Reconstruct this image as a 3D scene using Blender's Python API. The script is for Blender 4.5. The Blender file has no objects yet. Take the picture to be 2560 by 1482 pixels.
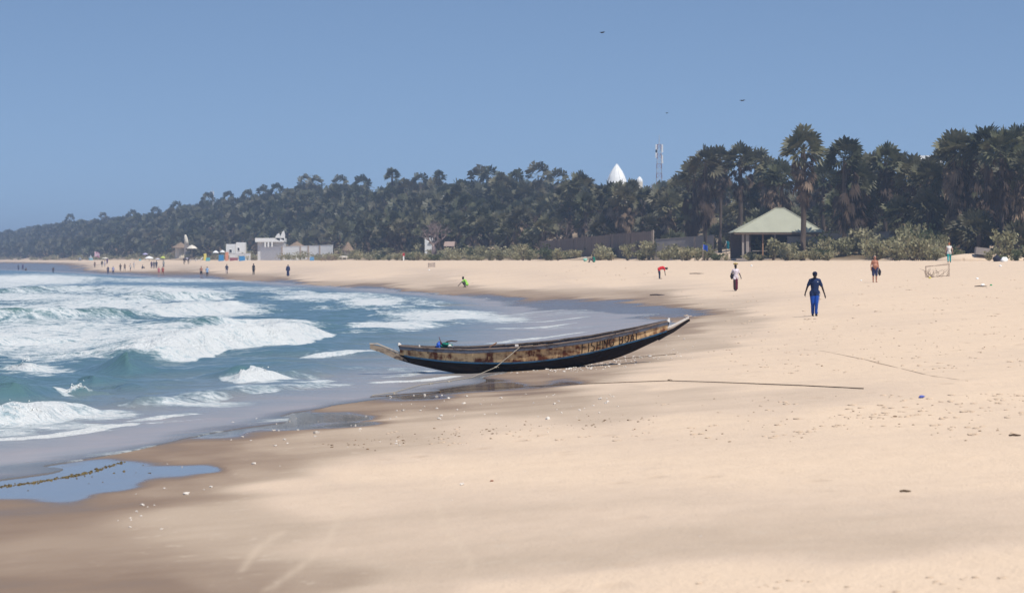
import bpy, bmesh, math, random
import numpy as np
from mathutils import Vector, Matrix
random.seed(7); rng = np.random.default_rng(7)
SC = bpy.context.scene
C = SC.collection
R = math.radians

# ------------------------------------------------------------------ camera
FPX, HC, HORIZON, IW, IH = 7000.0, 3.0, 650.0, 2560.0, 1482.0
cam = bpy.data.cameras.new('camera'); camo = bpy.data.objects.new('camera', cam); C.objects.link(camo)
cam.sensor_width = 36.0; cam.lens = 36.0 * FPX / IW
cam.shift_y = -(IH / 2 - HORIZON) / IW
camo.location = (0, 0, HC); camo.rotation_euler = (math.pi / 2, 0, 0)
cam.clip_start = 0.5; cam.clip_end = 12000
cam.dof.use_dof = True; cam.dof.focus_distance = 78.0; cam.dof.aperture_fstop = 4.5
SC.camera = camo

# ------------------------------------------------------------------ sky and sun
SUN_AZ, SUN_EL = R(137), R(60)            # azimuth from +Y (into the picture) towards +X (right)
w = bpy.data.worlds.new('World'); SC.world = w; w.use_nodes = True
nt = w.node_tree; nt.nodes.clear()
wo = nt.nodes.new('ShaderNodeOutputWorld'); bg = nt.nodes.new('ShaderNodeBackground')
sky = nt.nodes.new('ShaderNodeTexSky'); sky.sky_type = 'NISHITA'; sky.sun_disc = False
sky.sun_elevation = SUN_EL; sky.sun_rotation = SUN_AZ; sky.altitude = 0
sky.air_density = 1.0; sky.dust_density = 0.1; sky.ozone_density = 3.0
tc = nt.nodes.new('ShaderNodeTexCoord')
mad = nt.nodes.new('ShaderNodeVectorMath'); mad.operation = 'MULTIPLY_ADD'; mad.inputs[1].default_value = (1, 1, 1.8); mad.inputs[2].default_value = (0, 0, 0.14)
nt.links.new(tc.outputs['Generated'], mad.inputs[0]); nt.links.new(mad.outputs[0], sky.inputs[0])
nt.links.new(sky.outputs[0], bg.inputs[0]); nt.links.new(bg.outputs[0], wo.inputs[0])
bg.inputs[1].default_value = 0.107
sl = bpy.data.lights.new('sun', 'SUN'); sl.energy = 4.2; sl.angle = R(0.53); sl.color = (1.0, 0.95, 0.87)
so = bpy.data.objects.new('sun', sl); C.objects.link(so)
sdir = Vector((math.cos(SUN_EL) * math.sin(SUN_AZ), math.cos(SUN_EL) * math.cos(SUN_AZ), math.sin(SUN_EL)))
so.rotation_euler = sdir.to_track_quat('Z', 'Y').to_euler(); so.location = (50, 50, 200)
SC.view_settings.view_transform = 'Standard'; SC.view_settings.look = 'None'
SC.view_settings.gamma = 1.0; SC.view_settings.use_curve_mapping = False
SC.view_settings.exposure = 0.22
SC.cycles.use_denoising = True
SC.cycles.max_bounces = 6; SC.cycles.diffuse_bounces = 2; SC.cycles.glossy_bounces = 3
SC.cycles.transmission_bounces = 3; SC.cycles.transparent_max_bounces = 6; SC.cycles.volume_bounces = 0
SC.cycles.caustics_reflective = False; SC.cycles.caustics_refractive = False

# ------------------------------------------------------------------ helpers
def tag(o, label=None, cat=None, group=None, kind=None):
    if label: o['label'] = label
    if cat: o['category'] = cat
    if group: o['group'] = group
    if kind: o['kind'] = kind
    return o

def mesh_np(name, verts, faces_flat, nper, smooth=True):
    """mesh from numpy verts (N,3) and faces (M,nper)"""
    m = bpy.data.meshes.new(name)
    verts = np.asarray(verts, np.float32); f = np.asarray(faces_flat, np.int32)
    m.vertices.add(len(verts)); m.vertices.foreach_set('co', verts.ravel())
    m.loops.add(f.size); m.loops.foreach_set('vertex_index', f.ravel())
    n = f.size // nper
    m.polygons.add(n); m.polygons.foreach_set('loop_start', np.arange(0, f.size, nper, dtype=np.int32))
    if smooth: m.polygons.foreach_set('use_smooth', np.ones(n, bool))
    m.update(calc_edges=True); m.validate()
    return m

def addobj(name, me, mat=None, parent=None, loc=None, rz=None):
    o = bpy.data.objects.new(name, me); C.objects.link(o)
    if mat is not None and me is not None:
        if len(me.materials) == 0: me.materials.append(mat)
    if parent is not None: o.parent = parent
    if loc is not None: o.location = loc
    if rz is not None: o.rotation_euler = (0, 0, rz)
    return o

def empty(name, loc=(0, 0, 0), rz=0.0):
    o = bpy.data.objects.new(name, None); C.objects.link(o); o.location = loc; o.rotation_euler = (0, 0, rz)
    o.empty_display_size = 0.2
    return o

def grid_faces(nr, nc):
    i = np.arange(nr - 1)[:, None] * nc + np.arange(nc - 1)[None, :]
    return np.stack([i, i + 1, i + nc + 1, i + nc], -1).reshape(-1, 4)

def attr(me, name, vals):
    a = me.attributes.new(name, 'FLOAT', 'POINT'); a.data.foreach_set('value', np.asarray(vals, np.float32).ravel())

def sstep(a, b, x):
    t = np.clip((x - a) / (b - a), 0, 1); return t * t * (3 - 2 * t)

def vnoise(x, y, seed=0):
    xi = np.floor(x).astype(np.int64); yi = np.floor(y).astype(np.int64)
    fx = x - xi; fy = y - yi; fx = fx * fx * (3 - 2 * fx); fy = fy * fy * (3 - 2 * fy)
    def h(a, b):
        n = (a * 374761393 + b * 668265263 + seed * 974634777) & 0xffffffff
        n = ((n ^ (n >> 13)) * 1274126177) & 0xffffffff
        n = (n ^ (n >> 16)) & 0xffff
        return n / 65535.0
    v00, v10, v01, v11 = h(xi, yi), h(xi + 1, yi), h(xi, yi + 1), h(xi + 1, yi + 1)
    return (v00 * (1 - fx) + v10 * fx) * (1 - fy) + (v01 * (1 - fx) + v11 * fx) * fy

def fbm(x, y, seed=0, oct=4, lac=2.03, gain=.5):
    s = 0; a = 1; t = 0
    for k in range(oct):
        s = s + a * vnoise(x, y, seed + k * 17); t += a; a *= gain; x = x * lac + 13.7; y = y * lac + 5.1
    return s / t

def W(px, py, z=0.0):
    """world point at height z that the photograph shows at source pixel (px,py)"""
    d = FPX * (HC - z) / (py - HORIZON)
    return ((px - IW / 2) / FPX * d, d, z)

def AT(px, d, py=None):
    x = (px - IW / 2) / FPX * d
    return (x, d, None if py is None else HC - (py - HORIZON) / FPX * d)

# ---- materials
class NT:
    def __init__(s, name):
        s.m = bpy.data.materials.new(name); s.m.use_nodes = True; s.t = s.m.node_tree; s.t.nodes.clear()
        s.out = s.n('OutputMaterial')
    def n(s, typ, **kw):
        nd = s.t.nodes.new('ShaderNode' + typ)
        for k, v in kw.items(): setattr(nd, k, v)
        return nd
    def l(s, a, b): s.t.links.new(a, b)
    def val(s, v, sock):
        if hasattr(v, 'is_linked') or hasattr(v, 'links'): s.l(v, sock)
        else: sock.default_value = v
    def math(s, op, a, b=None, clamp=False):
        nd = s.n('Math', operation=op, use_clamp=clamp); s.val(a, nd.inputs[0])
        if b is not None: s.val(b, nd.inputs[1])
        return nd.outputs[0]
    def mix(s, f, a, b):
        nd = s.n('Mix', data_type='RGBA'); s.val(f, nd.inputs[0])
        for v, k in ((a, 6), (b, 7)):
            if isinstance(v, tuple): nd.inputs[k].default_value = (*v[:3], 1)
            else: s.l(v, nd.inputs[k])
        return nd.outputs[2]
    def ramp(s, f, stops):
        nd = s.n('ValToRGB'); s.l(f, nd.inputs[0]); e = nd.color_ramp.elements
        while len(e) > 1: e.remove(e[-1])
        for i, (p, c) in enumerate(stops):
            el = e[0] if i == 0 else e.new(p)
            el.position = p; el.color = (*c, 1) if isinstance(c, tuple) else (c, c, c, 1)
        return nd.outputs[0]
    def noise(s, vec, scale, detail=3, rough=.55, dist=0):
        nd = s.n('TexNoise'); nd.inputs['Scale'].default_value = scale; nd.inputs['Detail'].default_value = detail
        nd.inputs['Roughness'].default_value = rough; nd.inputs['Distortion'].default_value = dist
        if vec is not None: s.l(vec, nd.inputs['Vector'])
        return nd.outputs['Fac']
    def coord(s, kind='Object', scale=None):
        o = s.n('TexCoord').outputs[kind]
        if scale is not None:
            mp = s.n('Mapping'); mp.inputs['Scale'].default_value = scale; s.l(o, mp.inputs[0]); o = mp.outputs[0]
        return o
    def pos(s): return s.n('NewGeometry').outputs['Position']
    def scaled(s, v, sc):
        mp = s.n('Mapping'); mp.inputs['Scale'].default_value = sc; s.l(v, mp.inputs[0]); return mp.outputs[0]
    def at(s, name): 
        nd = s.n('Attribute'); nd.attribute_name = name; return nd.outputs['Fac']
    def bsdf(s, color, rough=.8, spec=.3, metallic=0, normal=None, ior=1.45):
        b = s.n('BsdfPrincipled')
        if isinstance(color, tuple): b.inputs['Base Color'].default_value = (*color[:3], 1)
        else: s.l(color, b.inputs['Base Color'])
        s.val(rough, b.inputs['Roughness']); s.val(spec, b.inputs['Specular IOR Level'])
        b.inputs['Metallic'].default_value = metallic; b.inputs['IOR'].default_value = ior
        if normal is not None: s.l(normal, b.inputs['Normal'])
        return b.outputs[0]
    def bump(s, h, strength=.5, dist=.05):
        b = s.n('Bump'); s.val(strength, b.inputs['Strength']); s.val(dist, b.inputs['Distance']); s.l(h, b.inputs['Height'])
        return b.outputs[0]
    def surf(s, sh): s.l(sh, s.out.inputs[0]); return s.m

_mc = {}
def simple(name, color, rough=.7, spec=.3, var=.18, scale=6.0, metallic=0, bump=0.0):
    """plain painted / cloth / wood surface with a procedural tone variation"""
    if name in _mc: return _mc[name]
    t = NT(name); co = t.coord('Object'); n = t.noise(co, scale, 4, .6)
    d = tuple(max(0, c * (1 - var)) for c in color); u = tuple(min(1, c * (1 + var)) for c in color)
    col = t.ramp(n, [(.3, d), (.7, u)])
    nm = t.bump(n, bump, .02) if bump else None
    _mc[name] = t.surf(t.bsdf(col, rough, spec, metallic, nm)); return _mc[name]

# ------------------------------------------------------------------ lie of the land
_cy = np.array([-200, 0, 20, 40, 50, 60, 74, 90, 110, 134, 170, 200, 230, 270, 339, 424, 500, 636, 955, 1300, 1600, 2000, 4500.])
_cx = np.array([-60, -14, -10.5, -8.4, -6.0, -3.7, -0.8, .5, 1.2, 1.4, 0, -2.5, -6, -12, -26, -44, -64, -96, -180, -268, -350, -465, -1200.])
_ty = np.linspace(-200, 4500, 9401); _tx = np.interp(_ty, _cy, _cx)
_k = np.exp(-.5 * (np.arange(-20, 21) / 9.0) ** 2); _k /= _k.sum()
_tx = np.convolve(np.pad(_tx, 20, mode='edge'), _k, 'valid'); _td = np.gradient(_tx, _ty)
def coast(Y): return np.interp(Y, _ty, _tx)
def shore_s(X, Y):
    d = np.interp(Y, _ty, _td); return (X - coast(Y)) / np.sqrt(1 + d * d)
def crest_s(Y): return np.interp(Y, [0, 230, 310, 450, 700, 1400, 3000], [48, 48, 35, 31, 30, 27, 27])
_ps = np.array([-400, -60, -20, -6, 0, 4, 8, 12, 20, 30, 42, 48, 52, 60])
_pz = np.array([-14, -3.2, -1.2, -.42, 0, .24, .52, .84, 1.30, 1.85, 2.62, 2.93, 2.9, 2.8])
def ground(X, Y, fine=True):
    X = np.asarray(X, float); Y = np.asarray(Y, float)
    s = shore_s(X, Y); sc = crest_s(Y)
    s2 = np.where(s > 14, 14 + (s - 14) * (48 - 14) / (sc - 14), s)
    z = np.interp(s2, _ps, _pz)
    # soft beach cusps and lumps
    cus = np.sin(Y / 3.4 + 1.2 * np.sin(Y / 17.0)) * np.exp(-((s - 11) / 6.5) ** 2) * .055 * np.minimum(1, Y / 40)
    lump = (fbm(X / 7., Y / 9., 3, 3) - .5) * .16 * sstep(5, 20, s) * (1 - sstep(40, 48, s2))
    z = z + cus + lump
    if fine:
        z = z + (fbm(X / 1.3, Y / 1.3, 9, 3) - .5) * .05 * sstep(9, 16, s) * (1 - sstep(44, 48, s2))
    t = s - sc
    # back-dune mounds and the wooded rise behind
    dune = fbm(X / 11., Y / 11., 21, 3)
    z = z + sstep(2, 14, t) * (dune - .30) * 3.0 * (1 - .6 * sstep(30, 60, t))
    hh = np.interp(Y, [0, 250, 330, 420, 520, 650, 800, 1000, 1300, 4000], [4, 4, 5, 7, 9.5, 13.0, 15, 14.5, 14.5, 14.5])
    z = z + sstep(13, 56, t) * hh * (0.85 + .3 * fbm(X / 60., Y / 60., 31, 2))
    return z
def gz(x, y): return float(ground(np.array([x]), np.array([y]))[0])
def GP(px, py, d0=None):
    """march the line of sight through pixel until it meets the ground"""
    k = (px - IW / 2) / FPX; m = (py - HORIZON) / FPX
    ys = np.geomspace(12, 2500, 6000); zz = ground(ys * k, ys) - (HC - m * ys)
    i = np.argmax(zz > 0); y = ys[i]
    return (k * y, y, float(ground(np.array([k * y]), np.array([y]))[0]))

def uv_of(X, Y, z=0.0):
    return IW / 2 + FPX * X / Y, HORIZON + FPX * (HC - z) / Y
# ------------------------------------------------------------------ beach
def idw(U, V, pts, ax=5.0, p=3.0):
    num = np.zeros_like(U); den = np.zeros_like(U)
    for (a, b, m) in pts:
        d2 = ((U - a) / ax) ** 2 + (V - b) ** 2 + 12.0
        wgt = d2 ** (-p / 2 - .5); num += wgt * m; den += wgt
    return num / den
WETPTS = [  # overview pixels (2520 wide), moisture 0 dry .. 1 water film
 (50,1200,1),(250,1150,1),(400,1160,1),(478,1158,1),(20,1140,1),(120,1205,1),(250,1190,1),(100,1105,1),(300,1085,1),(500,1060,1),(700,1042,1),(860,1034,1),(700,1008,1),
 (900,962,1),(1000,960,.98),(1100,955,.97),(1220,948,.95),(1350,941,.9),(1200,738,1),(1400,752,1),(1520,745,1),(1500,790,1),(1690,768,1),(1450,820,1),(1560,760,1),
 (900,715,1),(700,700,1),(500,691,1),(300,681,1),(1000,732,1),(150,668,1),(1320,800,1),
 (300,1112,.68),(500,1096,.66),(620,1118,.6),(150,1118,.68),(560,1150,.62),(0,1300,.72),(100,1262,.72),(400,1205,.62),(600,1165,.52),(0,1245,.74),(300,1225,.68),(520,1180,.6),
 (950,1008,.64),(1000,998,.62),(850,995,.66),(1200,983,.52),(1400,988,.5),(1000,1020,.5),(800,1075,.46),(900,1062,.4),(1560,958,.3),
 (1600,742,.62),(1640,800,.64),(1600,835,.6),(1700,850,.42),(1500,885,.6),(1400,915,.6),(1300,930,.66),(1780,785,.45),(1750,745,.36),(1800,810,.3),
 (1100,712,.62),(1300,722,.6),(1500,730,.5),(800,698,.52),(600,686,.6),(1000,1045,.34),(700,1098,.5),(1150,1050,.22),(450,1130,.66),
 (200,1400,.62),(0,1459,.70),(300,1455,.7),(600,1310,.44),(480,1270,.46),(150,1340,.62),(900,1350,.38),(1000,1280,.34),(1400,1300,.34),(1400,1390,.4),(1900,1290,.36),(2300,1300,.33),
 (2500,1255,.26),(2100,1345,.4),(1200,1400,.42),(1700,1340,.42),(800,1430,.5),(1000,1459,.36),(1600,1250,.25),(600,1430,.58),
 (1700,968,.3),(2000,975,.24),(1900,990,.2),(1500,1000,.34),
 (1100,1150,0),(900,1165,.06),(1400,1150,0),(1800,1150,0),(2200,1150,0),(2500,1150,0),(1300,1070,.08),(1700,1040,.04),(2100,1020,0),(2500,950,0),(1500,1435,.06),(1800,1425,0),
 (2300,1415,0),(2520,1395,0),(1300,1459,.08),(720,1200,.16),(820,1240,.2),(2200,850,0),(2500,800,0),(1900,850,.08),(1820,885,.04),(1720,905,.1),(2100,900,0),(2000,800,.04),(1930,765,.08),
 (2200,740,0),(2500,700,0),(1500,690,0),(1800,690,0),(1200,690,.02),(900,672,0),(600,660,0),(300,655,0),(2000,690,0),(1600,935,.06),(1520,948,.16),(1900,930,0),(1650,952,.1),(1750,725,.12),(1300,702,.08),(1050,700,.3),(800,685,.1)]
TRACKS = [[(1068,1175),(1072,1230),(1090,1290),(1130,1340),(1158,1380),(1150,1400)],[(800,1165),(822,1240),(825,1290),(798,1340),(745,1390),(660,1450)],[(880,1175),(884,1235),(868,1255),(835,1275)],[(690,1310),(632,1350),(595,1400)]]
def build_beach():
    Ys = np.concatenate([np.linspace(-25, 9.9, 36), np.geomspace(10, 4200, 980)])
    k = np.linspace(-1, 1, 290); k = np.sign(k) * (np.abs(k) * .17 + .17 * np.abs(k) ** 3)      # slopes to +-0.34
    Y = np.repeat(Ys[:, None], len(k), 1); X = k[None, :] * np.sqrt(Y ** 2 + 35 ** 2)
    Z = ground(X, Y)
    # drag marks of ropes and a few footprint pits close by
    me = mesh_np('beach', np.stack([X, Y, Z], -1).reshape(-1, 3), grid_faces(len(Ys), len(k)), 4)
    Yc = np.maximum(Y, 10.); U = IW / 2 + FPX * X / Yc; V = HORIZON + FPX * (HC - Z) / Yc
    jit = (fbm(X / 2.2, Y / 2.2, 5, 3) - .5)
    near = np.exp(-((Yc - 45) / 50) ** 2)
    Vj = V + jit * (26 * near + 5); Uj = U + (fbm(X / 3., Y / 3., 8, 3) - .5) * 160
    wet = idw(Uj, Vj, [(a * 1.0159, b * 1.0159, m * .8 if (b > 1245 and a > 850 and m < .6) else m) for a, b, m in WETPTS])
    s = shore_s(X, Y)
    wet = np.where(s < 0, np.maximum(wet, sstep(0, -3, s)), wet)
    wet = wet * (1 - sstep(20, 26, s) * sstep(150, 200, Y) )
    attr(me, 'wet', wet)
    t = s - crest_s(Y)
    attr(me, 'soil', sstep(1, 10, t + 6 * (fbm(X / 6., Y / 6., 77, 3) - .5)) * (1 - .75 * sstep(.50, .62, fbm(X / 9., Y / 9., 41, 3)) * (1 - sstep(24, 40, t))))
    trk = np.zeros_like(U)
    for line in TRACKS:
        L = [(a * 1.0159, b * 1.0159) for a, b in line]
        for (a, b), (c, e) in zip(L[:-1], L[1:]):
            dx, dy = c - a, e - b; t_ = np.clip(((U - a) * dx + (V - b) * dy) / (dx * dx + dy * dy), 0, 1)
            dist = np.sqrt(((U - a - t_ * dx) / 1.0) ** 2 + (V - b - t_ * dy) ** 2); trk = np.maximum(trk, np.exp(-(dist / 8.) ** 2))
    attr(me, 'track', trk); attr(me, 'calm', 1 - sstep(74, 84, Y))
    T = NT('sand')
    pos = T.pos(); wetn = T.at('wet')
    n1 = T.noise(pos, 1.1, 5, .6); n2 = T.noise(T.scaled(pos, (3.2, 1.6, 3)), 1, 4, .65); n3 = T.noise(pos, 26, 3, .6); nb = T.noise(T.scaled(pos, (.11, .3, .2)), 1, 4, .6)
    wv = T.math('ADD', wetn, T.math('MULTIPLY', T.math('SUBTRACT', n1, .5), .16))
    wv = T.math('ADD', wv, T.math('MULTIPLY', T.math('SUBTRACT', nb, .5), .32), clamp=True)
    wv2 = T.math('MAXIMUM', wv, T.math('SUBTRACT', wetn, .04))
    col = T.ramp(wv2, [(0, (.675, .522, .38)), (.2, (.59, .46, .345)), (.42, (.45, .352, .262)), (.7, (.235, .165, .115)), (.88, (.17, .125, .09)), (1, (.15, .125, .105))])
    # speckle of trampled pits: small and darker, on dry sand
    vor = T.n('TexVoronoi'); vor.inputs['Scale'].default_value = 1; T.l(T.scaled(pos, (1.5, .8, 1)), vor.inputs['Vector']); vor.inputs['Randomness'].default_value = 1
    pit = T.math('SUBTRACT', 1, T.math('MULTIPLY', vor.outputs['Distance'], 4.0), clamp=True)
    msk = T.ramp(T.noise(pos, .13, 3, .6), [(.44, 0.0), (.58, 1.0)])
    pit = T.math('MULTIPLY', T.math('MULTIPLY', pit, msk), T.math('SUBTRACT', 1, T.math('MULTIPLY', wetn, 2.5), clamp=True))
    col = T.mix(T.math('MULTIPLY', T.math('SUBTRACT', n2, .35, clamp=True), .5), col, T.mix(.5, col, (.30, .20, .12)))
    # pale scuffs where dry sand has blown over damp
    scuff = T.ramp(T.noise(T.scaled(pos, (4.5, 2.2, 3)), 1, 3, .7), [(.60, 0.0), (.68, 1.0)])
    scm = T.math('MULTIPLY', scuff, T.ramp(wetn, [(.12, 0.0), (.3, .55), (.5, .4), (.66, 0.0)]))
    col = T.mix(scm, col, (.52, .42, .32))
    col = T.mix(T.math('MULTIPLY', T.at('track'), .42), col, (.58, .46, .34))
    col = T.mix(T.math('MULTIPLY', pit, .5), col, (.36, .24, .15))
    soilc = T.ramp(T.noise(pos, .35, 5, .65), [(.3, (.085, .06, .04)), (.55, (.15, .11, .065)), (.75, (.22, .17, .10))])
    col = T.mix(T.at('soil'), col, soilc)
    h = T.math('ADD', T.math('MULTIPLY', n2, .6), T.math('MULTIPLY', n3, .25)); h = T.math('SUBTRACT', h, T.math('MULTIPLY', pit, .8))
    dryf = T.ramp(wetn, [(.0, 1.0), (.45, .4), (.75, .07), (1, .02)])
    nm = T.bump(h, dryf, .055)
    rough = T.ramp(wv2, [(0, .95), (.5, .85), (.76, .6), (.88, .22), (1, .2)])
    rough = T.math('SUBTRACT', rough, T.math('MULTIPLY', T.at('calm'), T.ramp(wv2, [(.82, 0.0), (.92, .15)])))
    spec = T.ramp(wv2, [(0, .1), (.7, .15), (.86, .6), (1, .8)])
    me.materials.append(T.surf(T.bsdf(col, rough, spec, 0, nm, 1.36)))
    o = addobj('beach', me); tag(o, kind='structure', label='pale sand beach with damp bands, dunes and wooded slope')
build_beach()

# ------------------------------------------------------------------ sea
# each wave: crest base line in source pixels, height, front width, back width, foam on the face, foam trailing behind
WAVES = [
 ([(393,906),(500,901),(536,884),(643,868),(750,864),(832,846),(850,832)], .62, 1.2, 3.0, 1.0, 1.0),
 ([(150,922),(200,930),(260,936),(371,940),(440,925)], .52, 1.2, 2.4, .0, .3),
 ([(-200,812),(0,808),(150,806),(320,801),(420,797)], .62, 1.5, 3.0, .05, .6),
 ([(400,800),(480,790),(560,782),(706,775)], .50, 1.4, 4.0, .9, .9),
 ([(500,826),(560,822),(625,819),(735,826)], .42, 1.1, 2.6, .12, .9),
 ([(380,760),(470,752),(560,750),(600,745)], .6, 1.8, 5, .75, .8),
 ([(-100,735),(100,733),(240,728),(420,735)], .5, 2, 5, .25, .8),
 ([(-200,703),(0,702),(120,700),(240,704)], .6, 3, 7, .55, .8),
 ([(560,728),(700,735),(860,741),(1010,763)], .16, 1.5, 5, .7, .5),
 ([(400,946),(535,953),(643,953),(760,944),(900,922)], .30, .9, 1.3, .0, .1),
 ([(535,950),(589,963),(643,956),(700,951),(775,944)], .24, .6, .8, 1.0, .0),
 ([(-60,1015),(0,1014),(107,1014),(193,998),(230,985)], .42, .9, 1.8, .10, .2),
 ([(120,990),(160,1000),(200,996)], .25, .6, .9, .9, .0),
 ([(-40,1070),(0,1068),(89,1062),(153,1055),(214,1038),(300,1030)], .27, .6, 1.1, .9, .3),
 ([(250,1012),(321,1019),(446,1012),(585,997),(720,980),(868,967)], .13, .5, 1.4, .6, .0),
 ([(-30,924),(40,926),(110,926),(180,918)], .34, 1.0, 2.2, .8, .5),
 ([(150,966),(220,968),(300,966),(350,960)], .25, .9, 1.8, .04, .1),
 ([(300,985),(380,984),(450,978)], .16, .8, 1.8, .0, .0),
 ([(-100,872),(0,870),(150,862),(300,858)], .26, 1, 2.2, .4, .8),
 ([(0,960),(60,958),(140,954)], .2, .9, 1.8, .0, .1),
 ([(820,778),(900,772),(1000,792),(1150,800),(1300,790)], .12, 1.4, 4, .6, .5),
 ([(860,835),(1000,832),(1140,814),(1280,800)], .10, 1.0, 3, .5, .5),
 ([(960,746),(1060,768),(1130,766)], .14, 1.2, 3, .6, .2),
 ([(430,770),(500,775),(540,782)], .35, 1.2, 2.4, .1, .4),
 ([(640,930),(700,925),(800,915),(900,912)], .14, .8, 1.6, .0, .0),
 ([(740,945),(800,940),(880,930)], .10, .5, 1.0, .4, .0),
 ([(-30,1108),(60,1103),(150,1095),(240,1084),(320,1068),(372,1054)], .03, .22, .35, 1.0, .0),
 ([(330,1052),(420,1044),(520,1036)], .02, .2, .35, .8, .0),
 ([(360,1060),(440,1056),(560,1044)], .02, .2, .3, .6, .0),
 ([(930,962),(1020,956),(1100,950),(1180,939)], .03, .2, .4, 1.0, .0),
 ([(960,945),(1040,938),(1100,928)], .02, .25, .4, .7, .0),
 ([(760,888),(840,886),(960,880)], .04, .3, .6, .9, .0),
 ([(1220,862),(1330,850),(1420,842),(1500,835)], .02, .3, .5, .8, .0),
 ([(1240,826),(1350,822),(1460,812)], .02, .4, .7, .8, .0),
 ([(1260,808),(1380,806),(1500,798)], .02, .4, .7, .7, .0),
 ([(1280,786),(1400,782),(1480,780)], .02, .5, .8, .7, .0),
 ([(760,965),(800,960),(860,950)], .05, .3, .6, .7, .0),
]
FOAMB = [ # pixel blobs of loose foam: u, v, ru, rv, density
 (150,845,420,55,.62),(420,850,160,35,.75),(120,890,260,22,.5),(640,830,150,26,.9),(520,775,160,24,.72),(250,770,320,20,.62),(90,745,260,16,.6),(300,725,300,14,.55),
 (90,700,190,16,.66),(0,712,120,12,.6),(460,738,130,20,.7),(800,745,150,10,.6),(930,757,90,10,.75),(1120,792,170,14,.8),(980,815,130,14,.66),(1250,800,90,9,.6),(1330,790,200,8,.36),(1400,822,120,7,.35),
 (80,925,120,16,.6),(60,1050,130,30,.8),(180,1070,120,14,.6),(250,1035,110,14,.6),(300,1000,60,10,.25),(30,1085,70,10,.5),(700,960,120,8,.45),(820,965,90,8,.5),(480,1012,150,8,.55),
 (960,930,120,14,.38),(880,945,120,10,.3),(420,702,260,8,.5),(640,722,160,8,.45),(1000,880,90,8,.3),(830,882,90,5,.3),(620,905,120,10,.15),(200,955,200,20,.12),(1060,905,70,10,.3)]
def wave_field(X, Y):
    H = np.zeros_like(X); F = np.zeros_like(X); B = np.zeros_like(X)
    jx = (fbm(X / 1.6, Y / 1.6, 51, 3) - .5); 
    for wi, (pts, A, wf, wb, ff, tr) in enumerate(WAVES):
        P = np.array([W(a, b)[:2] for a, b in pts])
        # resample smoothly
        tt = np.linspace(0, len(P) - 1, 40); Pi = np.stack([np.interp(tt, np.arange(len(P)), P[:, i]) for i in (0, 1)], 1)
        kk = np.array([1, 2, 3, 2, 1.]) / 9
        Pi[2:-2] = np.stack([np.convolve(Pi[:, i], kk, 'valid') for i in (0, 1)], 1)
        rad = max(wb * 3.0, 6) + 2
        m = (X > Pi[:, 0].min() - rad) & (X < Pi[:, 0].max() + rad) & (Y > Pi[:, 1].min() - rad) & (Y < Pi[:, 1].max() + rad)
        if not m.any(): continue
        x = X[m]; y = Y[m]; best = np.full(x.shape, 1e9); sd = np.zeros_like(x); par = np.zeros_like(x)
        for j in range(len(Pi) - 1):
            a = Pi[j]; d = Pi[j + 1] - a; L2 = d @ d + 1e-9
            t = np.clip(((x - a[0]) * d[0] + (y - a[1]) * d[1]) / L2, 0, 1)
            ex = x - a[0] - t * d[0]; ey = y - a[1] - t * d[1]; dd = ex * ex + ey * ey
            L = math.sqrt(L2); n = (d[1] / L, -d[0] / L)          # normal to the right of travel = shoreward / towards the camera
            q = ex * n[0] + ey * n[1]
            u = dd < best; best = np.where(u, dd, best); par = np.where(u, (j + t) / (len(Pi) - 1), par)
            sd = np.where(u, np.sign(q) * np.sqrt(dd), sd)
        q = -sd + jx[m] * (.5 * wf) # distance behind the front base; negative = shoreward of it
        endf = np.sin(np.clip(par, 0.0, 1) * math.pi) ** .5 * np.exp(-np.clip(best - q * q, 0, None) / (wb * wb))
        endf = np.where((par > .001) & (par < .999), np.maximum(endf, .25 * endf + .0), endf * .6)
        amp = A * endf * (.75 + .5 * fbm(x / 3., y / 3., 60 + wi, 2))
        prof = np.where(q < wf, sstep(0, wf, q), np.exp(-((q - wf) / wb) ** 2 * 1.2))
        prof = np.where(q < 0, 0, prof)
        H[m] = np.maximum(H[m], amp * prof) + np.minimum(H[m], amp * prof) * .25
        face = sstep(-.25 * wf, .15 * wf, q) * (1 - sstep(wf * 1.1, wf * 1.1 + wb * .8, q)) * endf
        tail = sstep(0, wf, q) * np.exp(-((q - wf) / (wb * 2.2)) ** 2) * endf
        F[m] = np.maximum(F[m], np.maximum(ff * np.minimum(1, face * 1.6), tr * tail * .75))
        B[m] = np.maximum(B[m], ff * np.minimum(1, face * 1.4))
    return H, F, B
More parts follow.
